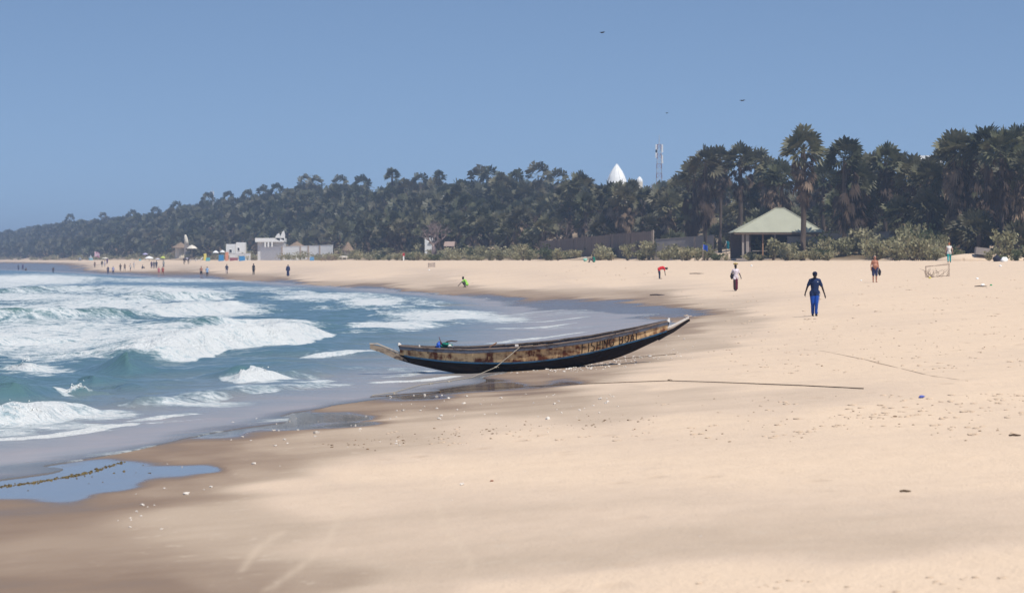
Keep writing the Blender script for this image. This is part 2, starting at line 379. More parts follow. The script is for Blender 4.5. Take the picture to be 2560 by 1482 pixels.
def build_sea():
    Ys = np.concatenate([np.geomspace(32, 260, 1080), np.geomspace(261, 4200, 250)])
    k = np.linspace(-.29, .08, 430)
    Y = np.repeat(Ys[:, None], len(k), 1); X = k[None, :] * Y
    H, F, B = wave_field(X, Y)
    U, V = uv_of(X, Y)
    for (a, b, ra, rb, dn) in FOAMB:
        F = np.maximum(F, min(1, dn * 1.46) * np.exp(-((((U - a) / ra) ** 2 + ((V - b) / rb) ** 2) / 1.35) ** 1.5))
    s = -shore_s(X, Y)
    off = sstep(-2, 8, s)
    far = 1 / (1 + (Y / 260.) ** 2)
    chop = ((fbm(X / 2.4, Y / 1.7, 71, 4) - .5) * .34 + (fbm(X / 7., Y / 4., 72, 3) - .5) * .40 ) * off
    ridg = 1 - np.abs(2 * fbm(X / .55, Y / .55, 81, 3) - 1)
    rough = (fbm(X / .30, Y / .30, 83, 3) - .45) * .5 + (ridg - .6) * .35
    Z = .015 + H + chop * .9 + B * np.clip(H, 0, .5) * rough * .75 + F * (ridg - .6) * .06 * off
    G = ground(X, Y)
    # thin swash sheet follows the beach face
    run = .10 + .05 * (fbm(X / 5., Y / 7., 91, 3) - .5)
    Zs = np.maximum(Z, G + .012)
    lim = .08 + .26 * np.exp(-((Y - 128) / 32.) ** 2) * sstep(-1, 4, X) + .02 * np.exp(-((Y - 52) / 10) ** 2) + (fbm(X / 3.2, Y / 5.5, 95, 3) - .5) * .18
    edge = G - lim
    Zf = np.where(edge < 0, Zs, G - .02 - (edge) * .5)
    me = mesh_np('sea', np.stack([X, Y, Zf], -1).reshape(-1, 3), grid_faces(len(Ys), len(k)), 4)
    lace = np.exp(-(edge / .035) ** 2) * .55 * sstep(.35, .6, fbm(X / 4., Y / 6., 97, 2))
    attr(me, 'foam', np.clip(np.maximum(F, lace), 0, 1)); attr(me, 'depth', np.clip(Zf - G, 0, 3)); attr(me, 'brk', np.clip(B, 0, 1))
    attr(me, 'crest', np.clip(H, 0, 1)); attr(me, 'sheet', np.clip(-edge / .07, 0, 1))
    T = NT('sea_water'); pos = T.pos()
    n1 = T.noise(T.scaled(pos, (1.0, 1.0, .6)), 1.25, 6, .62, .6); n2 = T.noise(T.scaled(pos, (1, 1, 1)), .42, 4, .6, .4)
    n4 = T.noise(pos, 5.5, 4, .65)
    nn = T.math('ADD', T.math('MULTIPLY', n1, .62), T.math('MULTIPLY', n2, .38))
    nn = T.math('ADD', T.math('MULTIPLY', nn, .82), T.math('MULTIPLY', n4, .18))
    fo = T.at('foam')
    thr = T.math('SUBTRACT', .70, T.math('MULTIPLY', fo, .42))
    fm = T.math('MULTIPLY', T.math('SUBTRACT', nn, thr), 8.0, clamp=True)
    brk = T.at('brk')
    fm = T.math('MAXIMUM', fm, T.math('MULTIPLY', T.math('SUBTRACT', T.math('ADD', brk, T.math('MULTIPLY', n1, .5)), .85), 4.0, clamp=True))
    fm = T.math('MULTIPLY', fm, T.math('MULTIPLY', T.math('SUBTRACT', fo, .04), 8.0, clamp=True))
    dep = T.at('depth')
    body = T.mix(T.ramp(dep, [(0, 0.0), (.08, .15), (.3, .65), (.6, 1.0)]), T.mix(T.ramp(T.math('ADD', T.at('sheet'), T.math('MULTIPLY', T.math('SUBTRACT', n1, .5), .5)), [(0.02, 0.0), (.7, 1.0)]), (.15, .125, .105), (.36, .31, .28)), T.mix(T.ramp(T.at('crest'), [(.12, 0.0), (.5, 1.0)]), (.078, .152, .178), (.07, .15, .128)))
    body = T.mix(T.math('MULTIPLY', T.math('SUBTRACT', n2, .4, clamp=True), 1.0), body, (.10, .18, .20))
    thick = T.math('MULTIPLY', T.math('ADD', T.math('SUBTRACT', nn, thr), T.math('MULTIPLY', T.math('SUBTRACT', n4, .5), .5)), 4.2, clamp=True)
    foamc = T.ramp(thick, [(0, (.30, .40, .44)), (.35, (.50, .57, .59)), (.8, (.69, .71, .70))])
    foamc = T.mix(T.math('MULTIPLY', T.ramp(dep, [(0, 1.0), (.25, 0.0)]), .25), foamc, (.62, .54, .45))
    bw = T.bump(T.math('ADD', T.math('MULTIPLY', T.noise(T.scaled(pos, (1.0, 1.5, 1)), 3.2, 5, .65), 1), T.math('MULTIPLY', n4, .35)), T.ramp(dep, [(0, .05), (.1, .16), (.5, .5)]), .11)
    bf = T.bump(T.math('ADD', n4, T.noise(pos, 11, 3, .65)), .8, .14)
    wsh = T.bsdf(body, T.ramp(dep, [(0, .27), (.1, .24), (.5, .14)]), .55, 0, bw, 1.33); fsh = T.bsdf(foamc, .75, .2, 0, bf)
    mx = T.n('MixShader'); T.l(fm, mx.inputs[0]); T.l(wsh, mx.inputs[1]); T.l(fsh, mx.inputs[2])
    me.materials.append(T.surf(mx.outputs[0]))
    o = addobj('sea', me); tag(o, kind='structure', label='blue green sea with white breakers rolling onto the sand')
build_sea()

def build_spray():
    rs = np.random.default_rng(77); V, F = [], []
    for wi, (pts, A, wf, wb, ff, tr) in enumerate(WAVES):
        if ff < .5 or A < .2: continue
        P = np.array([W(a, b) for a, b in pts]); n = 260 * len(P)
        i = rs.integers(0, len(P) - 1, n); t = rs.random(n)[:, None]; q = P[i] * (1 - t) + P[i + 1] * t
        x = q[:, 0] + rs.normal(0, .12, n); y = q[:, 1] + wf * rs.uniform(.1, 1.6, n); H, Fm, B = wave_field(x, y)
        ok = (B > .75) & (H > A * .6) & (vnoise(x * 1.7, y * 1.7, 5) > .5)
        for a, b, h in zip(x[ok], y[ok], H[ok]):
            z = h + abs(rs.normal(0, .05)); s = rs.uniform(.006, .015) * (1 + b / 300); o = len(V); u = rs.uniform(-s, s, 4)
            V += [(a + u[0], b + u[1], z - s), (a + s * 1.4, b, z + u[2]), (a - s, b + s, z + s * .5), (a, b - s, z + s * 1.2)]; F += [(o, o + 1, o + 2), (o, o + 1, o + 3), (o + 1, o + 2, o + 3), (o, o + 2, o + 3)]
    me = mesh_np('sea_spray', np.array(V), np.array(F), 3, False); o = addobj('sea_spray', me, simple('spray_white', (.7, .72, .72), .6, .3, .05, 4)); tag(o, 'white droplets of spray thrown up along the breaking waves', 'spray', kind='stuff')
build_spray()
# ------------------------------------------------------------------ geometry builder
class MB:
    def __init__(s): s.v = []; s.f = []
    def add(s, vs, fs):
        o = len(s.v); s.v += [tuple(p) for p in vs]; s.f += [tuple(i + o for i in f) for f in fs]
    def box(s, c, size, rot=None, taper=1.0):
        hx, hy, hz = size[0] / 2, size[1] / 2, size[2] / 2
        vs = [Vector((x * hx * (taper if z > 0 else 1), y * hy * (taper if z > 0 else 1), z * hz)) for z in (-1, 1) for x, y in ((-1, -1), (1, -1), (1, 1), (-1, 1))]
        if rot is not None: vs = [rot @ v for v in vs]
        s.add([Vector(c) + v for v in vs], [(3, 2, 1, 0), (4, 5, 6, 7), (0, 1, 5, 4), (1, 2, 6, 5), (2, 3, 7, 6), (3, 0, 4, 7)])
    def tube(s, pts, rad, n=8, cap=True):
        pts = [Vector(p) for p in pts]; k = len(pts)
        rads = rad if isinstance(rad, (list, tuple)) else [rad] * k
        rings = []; up = Vector((0, 0, 1))
        for i, p in enumerate(pts):
            d = (pts[min(i + 1, k - 1)] - pts[max(i - 1, 0)]).normalized()
            a = d.cross(up if abs(d.z) < .95 else Vector((0, 1, 0))).normalized(); b = a.cross(d).normalized()
            rings.append([p + (a * math.cos(2 * math.pi * j / n) + b * math.sin(2 * math.pi * j / n)) * rads[i] for j in range(n)])
        vs = [q for r in rings for q in r]
        fs = [(i * n + j, i * n + (j + 1) % n, (i + 1) * n + (j + 1) % n, (i + 1) * n + j) for i in range(k - 1) for j in range(n)]
        if cap: fs += [tuple(range(n - 1, -1, -1)), tuple(range((k - 1) * n, k * n))]
        s.add(vs, fs)
    def sweep(s, pts, sec, side=Vector((0, -1, 0)), up=Vector((0, 0, 1))):
        """section (a along side, b along up) moved along pts"""
        n = len(sec); k = len(pts)
        vs = [Vector(p) + side * a + up * b for p in pts for a, b in sec]
        fs = [(i * n + j, i * n + (j + 1) % n, (i + 1) * n + (j + 1) % n, (i + 1) * n + j) for i in range(k - 1) for j in range(n)]
        fs += [tuple(range(n - 1, -1, -1)), tuple(range((k - 1) * n, k * n))]
        s.add(vs, fs)
    def lathe(s, prof, n=12, c=(0, 0, 0)):
        c = Vector(c); k = len(prof)
        vs = [c + Vector((r * math.cos(2 * math.pi * j / n), r * math.sin(2 * math.pi * j / n), z)) for r, z in prof for j in range(n)]
        fs = [(i * n + j, i * n + (j + 1) % n, (i + 1) * n + (j + 1) % n, (i + 1) * n + j) for i in range(k - 1) for j in range(n)]
        fs += [tuple(range(n - 1, -1, -1)), tuple(range((k - 1) * n, k * n))]
        s.add(vs, fs)
    def ball(s, c, r, n=8, m=6, jit=0.0, seed=0, rot=None):
        rd = random.Random(seed); c = Vector(c); r = r if isinstance(r, (tuple, list)) else (r, r, r)
        vs = []; fs = []
        for i in range(m + 1):
            th = math.pi * i / m
            for j in range(n):
                ph = 2 * math.pi * j / n; q = 1 + jit * (rd.random() - .5) * 2
                p = Vector((math.sin(th) * math.cos(ph) * r[0] * q, math.sin(th) * math.sin(ph) * r[1] * q, math.cos(th) * r[2] * q))
                if rot is not None: p = rot @ p
                vs.append(c + p)
        for i in range(m):
            for j in range(n):
                fs.append((i * n + j, (i + 1) * n + j, (i + 1) * n + (j + 1) % n, i * n + (j + 1) % n))
        s.add(vs, fs)
    def mesh(s, name='mesh', smooth=False):
        m = bpy.data.meshes.new(name); m.from_pydata(s.v, [], s.f); m.update()
        b = bmesh.new(); b.from_mesh(m); bmesh.ops.recalc_face_normals(b, faces=b.faces); b.to_mesh(m); b.free()
        if smooth: m.polygons.foreach_set('use_smooth', np.ones(len(m.polygons), bool))
        return m
    def build(s, name, mat, parent=None, smooth=False, loc=None):
        return addobj(name, s.mesh(name, smooth), mat, parent, loc)

# ------------------------------------------------------------------ fishing boat
BS, BY = 94.6, 74.0
def cpx(cx, cy): return (900 + cx / 2.930, 740 + cy / 2.930)
def loc_curve(pts):
    q = [cpx(*p) for p in pts]; x = np.array([(a - 1280) / BS for a, b in q]); z = np.array([HC - (b - HORIZON) / BS for a, b in q])
    return x, z
_shx, _shz = loc_curve([(290,362),(500,376),(800,383),(1130,366),(1400,343),(1700,303),(2000,244),(2200,196),(2255,182)])
_rbx, _rbz = loc_curve([(290,420),(355,440),(600,468),(850,480),(1100,480),(1300,467),(1500,440),(1700,402),(1900,352),(2100,300),(2210,268),(2255,250)])
_kx, _kz = loc_curve([(190,425),(265,457),(400,497),(600,543),(800,580),(1000,570),(1300,546),(1600,514),(1870,457),(2000,407),(2200,312),(2300,262),(2400,196)])
def sm(x, xs, zs):
    o = np.array([-.12, -.06, 0, .06, .12]); return float(np.mean(np.interp(x + o, xs, zs)))
def sheer(x): return sm(x, _shx, _shz)
def rub(x): return sm(x, _rbx, _rbz)
def keel(x): return sm(x, _kx, _kz)
X0, X1 = _shx[0], _shx[-1]
def beam(x):
    t = (x - X0) / (X1 - X0); e = abs(2 * t - 1); return .07 + .47 * max(0, 1 - e ** 2.4)
def side_pt(x, v, sgn, off=0.0):
    b = beam(x); y = (b * .84 + b * .16 * v + off) * sgn
    return Vector((x, y, rub(x) + (sheer(x) - rub(x)) * v))
def build_boat():
    root = empty('fishing_boat', (0, BY, -.01)); root.rotation_euler = (R(3.0), 0, R(3))
    tag(root, 'long weathered wooden fishing boat with black bottom and yellow sides beached at the waterline', 'boat')
    # --- materials
    t = NT('boat_tar'); co = t.coord(); n = t.noise(co, 5, 5, .6); n2 = t.noise(t.scaled(co, (1.2, 6, 9)), 1, 4, .6)
    col = t.ramp(n2, [(.35, (.008, .006, .006)), (.6, (.016, .011, .010)), (.8, (.045, .026, .018))])
    tar = t.surf(t.bsdf(col, t.ramp(n, [(.3, .6), (.7, .9)]), .12, 0, t.bump(n, .4, .02)))
    t = NT('boat_plank_paint'); co = t.coord(); rnd = t.n('ObjectInfo').outputs['Random']
    n = t.noise(t.scaled(co, (2.2, 4, 4.5)), 1, 5, .65); n2 = t.noise(t.scaled(co, (7, 3, 1.6)), 1, 4, .6); n3 = t.noise(co, 20, 4, .6)
    base = t.mix(n3, (.62, .41, .20), (.74, .55, .32)); base = t.mix(t.math('MULTIPLY', rnd, .25), base, (.52, .34, .17))
    rustm = t.math('MULTIPLY', t.math('SUBTRACT', t.math('ADD', t.math('MULTIPLY', n, .62), t.math('MULTIPLY', n2, .42)), .472), 8, clamp=True)
    col = t.mix(rustm, base, t.mix(n3, (.07, .018, .008), (.19, .06, .025)))
    pk = t.surf(t.bsdf(col, .75, .2, 0, t.bump(t.math('ADD', n3, n), .35, .02)))
    def worn(name, a, b, wmin, scale=4):
        t = NT(name); co = t.coord(); n = t.noise(t.scaled(co, (3, 8, 8)), scale / 4, 5, .65); n3 = t.noise(co, 22, 3, .6)
        f = t.math('MULTIPLY', t.math('SUBTRACT', t.math('ADD', t.math('MULTIPLY', n, .75), t.math('MULTIPLY', n3, .25)), wmin), 8, clamp=True)
        return t.surf(t.bsdf(t.mix(f, a, b), .75, .25, 0, t.bump(n3, .3, .015)))
    railb = worn('boat_rail_paint', (.095, .11, .145), (.055, .036, .03), .48)
    rubb = worn('boat_stripe_paint', (.02, .075, .15), (.02, .025, .03), .50)
    cap = worn('boat_grey_wood', (.18, .135, .11), (.055, .038, .03), .48)
    white = worn('boat_white_wood', (.62, .58, .53), (.20, .15, .12), .55)
    drift = worn('boat_driftwood', (.30, .235, .175), (.07, .048, .035), .47)
    inner = simple('boat_inside_wood', (.09, .06, .045), .85, .2, .3, 5)
    letm = simple('letter_paint', (.04, .024, .015), .85, .1, .6, 26)
    # --- tarred bottom: closed shell
    xs = np.linspace((cpx(262, 0)[0] - 1280) / BS, (cpx(2255, 0)[0] - 1280) / BS, 64)
    b = MB(); nv = 9; th = .03
    rows = []
    for x in xs:
        bb = beam(min(max(x, X0), X1)) * .84; zk, zr = keel(x), max(rub(x), keel(x) + .035)
        if x < X0 + .15: bb = max(.065, bb * .9)
        out = [(x, bb * sgnv, zk + (zr - zk) * abs(vv) ** 1.7) for vv, sgnv in [(v, math.copysign(abs(v) ** .62, v)) for v in np.linspace(-1, 1, 2 * nv + 1)]]
        inn = [(x, y * (1 - th / max(.06, bb)) if abs(y) > .01 else 0, z + (th if abs(y) < bb * .98 else 0)) for x, y, z in out]
        rows.append(out + inn[::-1])
    n = len(rows[0]); fs = [(i * n + j, i * n + (j + 1) % n, (i + 1) * n + (j + 1) % n, (i + 1) * n + j) for i in range(len(xs) - 1) for j in range(n)]
    fs += [tuple(range(n)), tuple(range((len(xs) - 1) * n, len(xs) * n))]
    b.add([p for r in rows for p in r], fs); b.build('hull_bottom', tar, root, True)
    # --- side planks, two strakes each side
    cuts = [[0, .17, .33, .5, .66, .83, 1], [0, .11, .27, .41, .55, .74, 1]]
    for sgn in (-1, 1):
        for k in (0, 1):
            for i in range(len(cuts[k]) - 1):
                a, e = cuts[k][i] + .0006, cuts[k][i + 1] - .0006; off = random.uniform(-.004, .005)
                v0, v1 = (.06, .507) if k == 0 else (.513, .90)
                g = MB(); m = 9; P = []
                for xx in np.linspace(X0 + (X1 - X0) * a, X0 + (X1 - X0) * e, m):
                    P += [side_pt(xx, v0, sgn, off + .012), side_pt(xx, v1, sgn, off + .012), side_pt(xx, v1, sgn, off - .012), side_pt(xx, v0, sgn, off - .012)]
                fs = [(q * 4 + j, q * 4 + (j + 1) % 4, (q + 1) * 4 + (j + 1) % 4, (q + 1) * 4 + j) for q in range(m - 1) for j in range(4)] + [(0, 1, 2, 3), (m * 4 - 4, m * 4 - 3, m * 4 - 2, m * 4 - 1)]
                g.add(P, fs); g.build('side_plank', pk, root)
        # lower stripe and rail
        path = [side_pt(x, .03, sgn, .006) for x in np.linspace(X0 + .12, X1 - .02, 48)]
        g = MB(); g.sweep(path, [(0, -.022), (.022, -.019), (.022, .019), (0, .022)], Vector((0, sgn, 0))); g.build('stripe_batten', rubb, root)
        path = [side_pt(x, 1.0, sgn, .0) for x in np.linspace(X0, X1, 56)]
        g = MB(); g.sweep(path, [(-.02, -.085), (.03, -.08), (.034, -.002), (-.02, 0)], Vector((0, sgn, 0))); rl = g.build('rail', railb, root)
        segs = 5
        for q in range(segs):
            aa, ee = q / segs + .001, (q + 1) / segs - .001
            pth = [side_pt(x, 1.0, sgn, 0) + Vector((0, 0, .002 + .004 * (q % 2))) for x in np.linspace(X0 + (X1 - X0) * aa, X0 + (X1 - X0) * ee, 12)]
            g = MB(); g.sweep(pth, [(-.045, 0), (.042, 0), (.038, .03), (-.042, .034)], Vector((0, sgn, 0))); g.build('rail_cap', cap, root)
    # --- ends
    def bar(name, pts, wy, h, mat, wy2=None):
        g = MB(); k = len(pts); P = []
        for i, (x, z) in enumerate(pts):
            ww = wy + ((wy2 or wy) - wy) * i / (k - 1); hh = h[i] if isinstance(h, list) else h
            P += [(x, -ww, z), (x, ww, z), (x, ww * .86, z + hh), (x, -ww * .86, z + hh)]
        fs = [(q * 4 + j, q * 4 + (j + 1) % 4, (q + 1) * 4 + (j + 1) % 4, (q + 1) * 4 + j) for q in range(k - 1) for j in range(4)] + [(0, 1, 2, 3), (k * 4 - 4, k * 4 - 3, k * 4 - 2, k * 4 - 1)]
        g.add(P, fs); return g.build(name, mat, root)
    L = lambda cx, cy: ((cpx(cx, cy)[0] - 1280) / BS, HC - (cpx(cx, cy)[1] - HORIZON) / BS)
    bar('stern_beam', [L(74, 378), L(84, 382), L(170, 412), L(265, 456), L(352, 470)], .09, [.09, .12, .16, .17, .12], drift, .07)
    bar('stern_beam_top', [L(70, 347), L(130, 346), L(210, 380), L(300, 416), L(335, 428)], .075, .022, worn('boat_pale_driftwood', (.36, .295, .23), (.10, .07, .05), .48), .07)
    bar('bow_beam', [L(2190, 322), L(2250, 288), L(2300, 262), L(2400, 192), L(2419, 180)], .075, [.16, .12, .10, .075, .05], tar, .045)
    bar('bow_beam_top', [L(2228, 247), L(2300, 217), L(2395, 170), L(2412, 162)], .062, .05, white, .045)
    for cxp in ((283, 344), (300, 372), (356, 440)), ((2268, 164), (2248, 215), (2212, 268)):
        g = MB(); pp = [Vector((L(*p)[0], 0, L(*p)[1])) for p in cxp]
        g.tube(pp, [.03, .06, .075], 6); g.build('stem_post', railb, root)
        g = MB(); g.tube([pp[0] + Vector((0, 0, .02)), pp[0] * .55 + pp[1] * .45 + Vector((0, -.02, 0))], [.022, .058], 6); g.build('stem_post_tip', white, root)
    # --- inside: floor, seats, ribs
    for cxp in (520, 880, 1180, 1430, 1760, 2060):
        x = L(cxp, 0)[0]; g = MB(); g.box((x, 0, sheer(x) - .10), (.22, beam(x) * 1.86, .03)); g.build('seat', cap, root)
    for cxp in range(430, 2150, 150):
        x = L(cxp, 0)[0]; bb = beam(x)
        for sg in (-1, 1):
            g = MB(); g.tube([(x, sg * bb * .3, keel(x) + .06), (x, sg * bb * .78, rub(x)), (x, sg * (bb - .03), sheer(x) - .02)], .02, 5); g.build('rib', inner, root)
    for cxp, h in ((435, .09), (1278, .05), (1382, .045), (1140, .05)):
        x = L(cxp, 0)[0]; g = MB()
        if cxp == 435: g.tube([(x, -beam(x) + .02, sheer(x) - .05), (x - .01, -beam(x) + .02, sheer(x) + h)], [.03, .022], 6); g.build('rib_end', white, root)
        else: g.box((x, -beam(x) + .08, sheer(x) + .034 + h / 2), (.14 if cxp > 1200 else .09, .16, h)); g.build('rail_block', white if cxp == 1140 else tar, root)
    # --- hand painted lettering
    G = {'F': [[(0, 0), (0, 1), (.75, 1)], [(0, .52), (.6, .54)]], 'I': [[(.1, 0), (.1, 1)]], 'S': [[(.8, .92), (.45, 1), (.1, .85), (.12, .62), (.6, .42), (.75, .2), (.45, 0), (0, .08)]],
         'H': [[(0, 0), (.05, 1)], [(.8, 0), (.82, 1)], [(.03, .5), (.8, .52)]], 'N': [[(0, 0), (.05, 1), (.75, 0), (.82, 1)]],
         'G': [[(.85, .85), (.5, 1), (.1, .75), (.05, .35), (.35, 0), (.8, .12), (.82, .45), (.5, .42)]],
         'B': [[(0, 0), (.02, 1), (.55, .98), (.7, .78), (.5, .55), (.02, .52)], [(.5, .55), (.78, .3), (.55, .03), (0, 0)]],
         'O': [[(.45, 0), (.08, .3), (.1, .75), (.45, 1), (.8, .75), (.82, .3), (.45, 0)]], 'A': [[(0, 0), (.42, 1), (.8, 0)], [(.15, .38), (.65, .38)]], 'T': [[(.4, 0), (.42, 1)], [(.1, .97), (.62, 1)]]}
    spec = [('F', 1618, 1655), ('I', 1664, 1680), ('S', 1682, 1720), ('H', 1726, 1757), ('I', 1765, 1776), ('N', 1778, 1810), ('G', 1816, 1858), ('B', 1893, 1928), ('O', 1932, 1970), ('A', 1974, 2010), ('T', 2008, 2036)]
    lt = None
    for ch, ca, cb in spec:
        g = MB()
        for st in G[ch]:
            pts = []
            for q in range(len(st) - 1):
                for tt in np.linspace(0, 1, 4, endpoint=(q == len(st) - 2)): pts.append((st[q][0] + (st[q + 1][0] - st[q][0]) * tt, st[q][1] + (st[q + 1][1] - st[q][1]) * tt))
            fr = lambda c: (c - 1618) / (2036 - 1618)
            P = []
            for u, v in pts:
                c = ca + (cb - ca) * u; f = fr(c); vv = (.16 - .03 * f) + ((.84 - .12 * f) - (.16 - .03 * f)) * v
                P.append(side_pt(L(c + random.uniform(-.6, .6), 0)[0], vv + random.uniform(-.012, .012), -1, .019))
            hw = .0105
            for q in range(len(P) - 1):
                d = (P[q + 1] - P[q]); d.normalize(); nrm = Vector((0, -1, 0)).cross(d).normalized() * hw; e = d * hw * .6; o_ = Vector((0, -.003, 0))
                g.add([P[q] - nrm - e, P[q + 1] - nrm + e, P[q + 1] + nrm + e, P[q] + nrm - e, P[q] - nrm - e + o_, P[q + 1] - nrm + e + o_, P[q + 1] + nrm + e + o_, P[q] + nrm - e + o_],
                      [(0, 1, 2, 3), (4, 5, 6, 7), (0, 1, 5, 4), (1, 2, 6, 5), (2, 3, 7, 6), (3, 0, 4, 7)])
        g.build('letter', letm, root)
    return root, L
boat, BL = build_boat()
def inboat(cx, cy, y=0.0):
    x, z = BL(cx, cy); return (x + .0, BY + y - .052 * 0 , z - .01)
# things lying in the boat
x, y, z = inboat(575, 352)
g = MB(); g.ball((0, 0, -.01), (.052, .05, .07), 10, 8, .25, 3); g.ball((.015, .01, .06), (.022, .02, .034), 8, 5, .3, 4); g.ball((-.02, 0, -.05), (.05, .045, .05), 8, 6, .3, 14); g.ball((.02, 0, -.07), (.05, .05, .05), 8, 6, .3, 15)
tag(g.build('blue_bag', simple('blue_bag_plastic', (.02, .10, .52), .4, .5, .4, 20), None, True, (x, y, z)), 'bright blue knotted bag lying in the boat near the stern', 'bag')
g = MB(); x, y, z = inboat(628, 352); g.ball((0, 0, 0), (.11, .07, .055), 10, 6, .3, 6); g.ball((.05, 0, -.02), (.12, .06, .04), 10, 6, .3, 7); g.ball((-.05, 0, -.035), (.1, .06, .04), 9, 6, .3, 8)
tag(g.build('green_cloth', simple('green_cloth_weave', (.01, .16, .12), .8, .2, .4, 18), None, True, (x, y, z)), 'crumpled dark green cloth heaped beside the blue bag in the boat', 'cloth')
g = MB(); P = [inboat(a, b, -.02) for a, b in ((606, 372), (622, 345), (640, 330), (668, 325), (700, 329), (714, 326))]; g.tube(P, [.02, .02, .02, .018, .016, .012], 7)
tag(g.build('bent_stick', simple('stick_bark', (.10, .06, .05), .8, .2, .3, 15), None, True), 'bent brown stick curving up out of the boat above the green cloth', 'stick')
g = MB(); P = [inboat(a, b, .05) for a, b in ((940, 385), (958, 366), (1002, 339))]; g.tube(P, [.022, .022, .018], 7)
tag(g.build('pole_end', simple('pole_wood', (.24, .13, .08), .8, .2, .3, 15), None, True), 'short reddish wooden pole slanting over the middle of the boat', 'pole')
g = MB(); x, y, z = inboat(592, 350, .02); g.box((0, 0, 0), (.06, .06, .12)); g.tube([(0, 0, .05), (-.05, 0, .2)], [.012, .008], 5)
tag(g.build('brown_bottle', simple('brown_glass', (.12, .03, .025), .25, .5, .2, 9), None, False, (x, y, z)), 'small reddish brown bottle between the blue bag and the green cloth', 'bottle')
g = MB(); x, y, z = inboat(655, 362, -.02); g.ball((0, 0, 0), (.06, .05, .05), 9, 6, .25, 9)
tag(g.build('pale_bag', simple('pale_plastic', (.55, .56, .5), .4, .5, .2, 9), None, True, (x, y, z)), 'small pale plastic bag right of the green cloth in the boat', 'bag')

# ------------------------------------------------------------------ ropes
def rope(name, pts, rad, mat, label, knots=(), cat='rope', group=None):
    P = []
    for i in range(len(pts) - 1):
        for t in np.linspace(0, 1, 8, endpoint=(i == len(pts) - 2)): P.append(Vector(pts[i]).lerp(Vector(pts[i + 1]), t))
    P = [p + Vector((random.uniform(-1, 1), random.uniform(-1, 1), 0)) * rad * .5 for p in P]
    g = MB(); g.tube(P, rad, 6)
    o = g.build(name, mat, None, True)
    for q in knots:
        b = MB(); b.ball(Vector(q), (rad * 3.2, rad * 2.8, rad * 2.2), 8, 6, .25, 5); b.tube([Vector(q), Vector(q) + Vector((rad * 5, 0, rad * 2)), Vector(q) + Vector((rad * 8, 0, -rad * .5))], rad * .7, 5)
        b.build('knot', mat, o, True)
    return tag(o, label, cat, group)
ropew = simple('rope_fibre', (.34, .30, .24), .9, .1, .25, 30); ropeb = simple('rope_dark_fibre', (.13, .095, .065), .9, .1, .3, 30)
def gp(px, py, dz=.015): a = GP(px, py); return (a[0], a[1], a[2] + dz)
hx, hz = BL(1178, 358)
top = (hx, BY - beam(hx) - .03, hz - .015)
kn = W(1239, 918, 3 - (918 - 650) / 7000 * 72.9)
land = gp(1180, 946, .03)
rope('mooring_rope', [top, kn, land, gp(1120, 956, .035), gp(1075, 962, .04), gp(1050, 966, .04), gp(985, 985, .04), gp(930, 993, .04)], .010, ropew, 'pale mooring rope running from the boat rail down to the wet sand', [kn, gp(1122, 956), gp(1075, 962), gp(985, 986)])
rope('long_rope', [gp(925, 995, .03), gp(965, 992, .03), gp(1100, 981, .03), gp(1240, 973, .03), gp(1400, 964, .02), gp(1560, 957), gp(1672, 953), gp(1800, 957), gp(2000, 965), gp(2158, 973)], .009, ropeb, 'long dark rope stretched across the sand in front of the boat', [gp(968, 992), gp(1100, 981), gp(1672, 952)])
rope('thin_rope', [gp(1330, 920), gp(1400, 915), gp(1500, 903), gp(1600, 893), gp(1690, 886)], .010, ropeb, 'thin dark rope lying on the sand below the bow of the boat')
rope('buried_rope', [gp(a, b, .001) for a, b in ((2010, 874), (2060, 878), (2160, 898), (2240, 918), (2330, 940), (2420, 952))], .006, simple('rope_sandy', (.50, .38, .27), .95, .1, .2, 20), 'half buried sandy rope slanting over the dry sand right of the boat')

# ------------------------------------------------------------------ shells and beach litter (too small to pick apart)
def scatter_bits(name, spots, size, mat, label, cat, flat=.45, seed=1, n=5):
    rd = random.Random(seed); g = MB()
    for (px, py) in spots:
        a = GP(px, py); s = size * math.exp(rd.gauss(0, .4)); rz = rd.uniform(0, 6.3)
        rot = Matrix.Rotation(rz, 3, 'Z') @ Matrix.Rotation(rd.uniform(-.5, .5), 3, 'X')
        g.ball((a[0], a[1], a[2] + s * flat * .5), (s, s * .75, s * flat), n, 3, .25, rd.random(), rot)
    o = g.build(name, mat, None, False); tag(o, label, cat, kind='stuff'); return o
rd = random.Random(3); sp = []
for _ in range(230):
    u = rd.gauss(0, 1); px = 1445 + u * 75; py = 912 - (px - 1445) * .055 + rd.gauss(0, 1) * 7 + 4; sp.append((px, py))
for _ in range(70): 
    px = rd.uniform(1330, 1720); sp.append((px, 905 - (px - 1445) * .08 + rd.uniform(-6, 10)))
for _ in range(60): sp.append((rd.uniform(960, 1560), rd.uniform(985, 1050)))
for _ in range(30): sp.append((rd.uniform(1580, 1740), rd.uniform(835, 900)))
for _ in range(30): sp.append((rd.uniform(560, 1000), rd.uniform(1040, 1120)))
scatter_bits('shell_litter', sp, .023, simple('shell_white', (.72, .66, .58), .5, .4, .15, 40), 'scatter of small white shells on the wet sand by the boat', 'shells')
sp = [(295, 1301), (340, 1235), (356, 1263), (369, 1267), (342, 1279), (353, 1290), (326, 1295), (328, 1300), (386, 1263), (466, 1236), (411, 1221), (510, 1224), (528, 1218), (404, 1323), (325, 1318), (418, 1160), (455, 1167), (606, 1092), (635, 1160), (700, 1165), (745, 1075), (560, 1100), (1313, 1178), (1154, 1212), (1130, 1250), (1268, 1370), (1752, 1340), (1155, 1110), (1370, 1080)]
scatter_bits('stray_shells', sp, .017, simple('shell_white', (.72, .66, .58)), 'a few stray white shells on the brown foreground sand', 'shells', seed=5, n=7)
sp = []
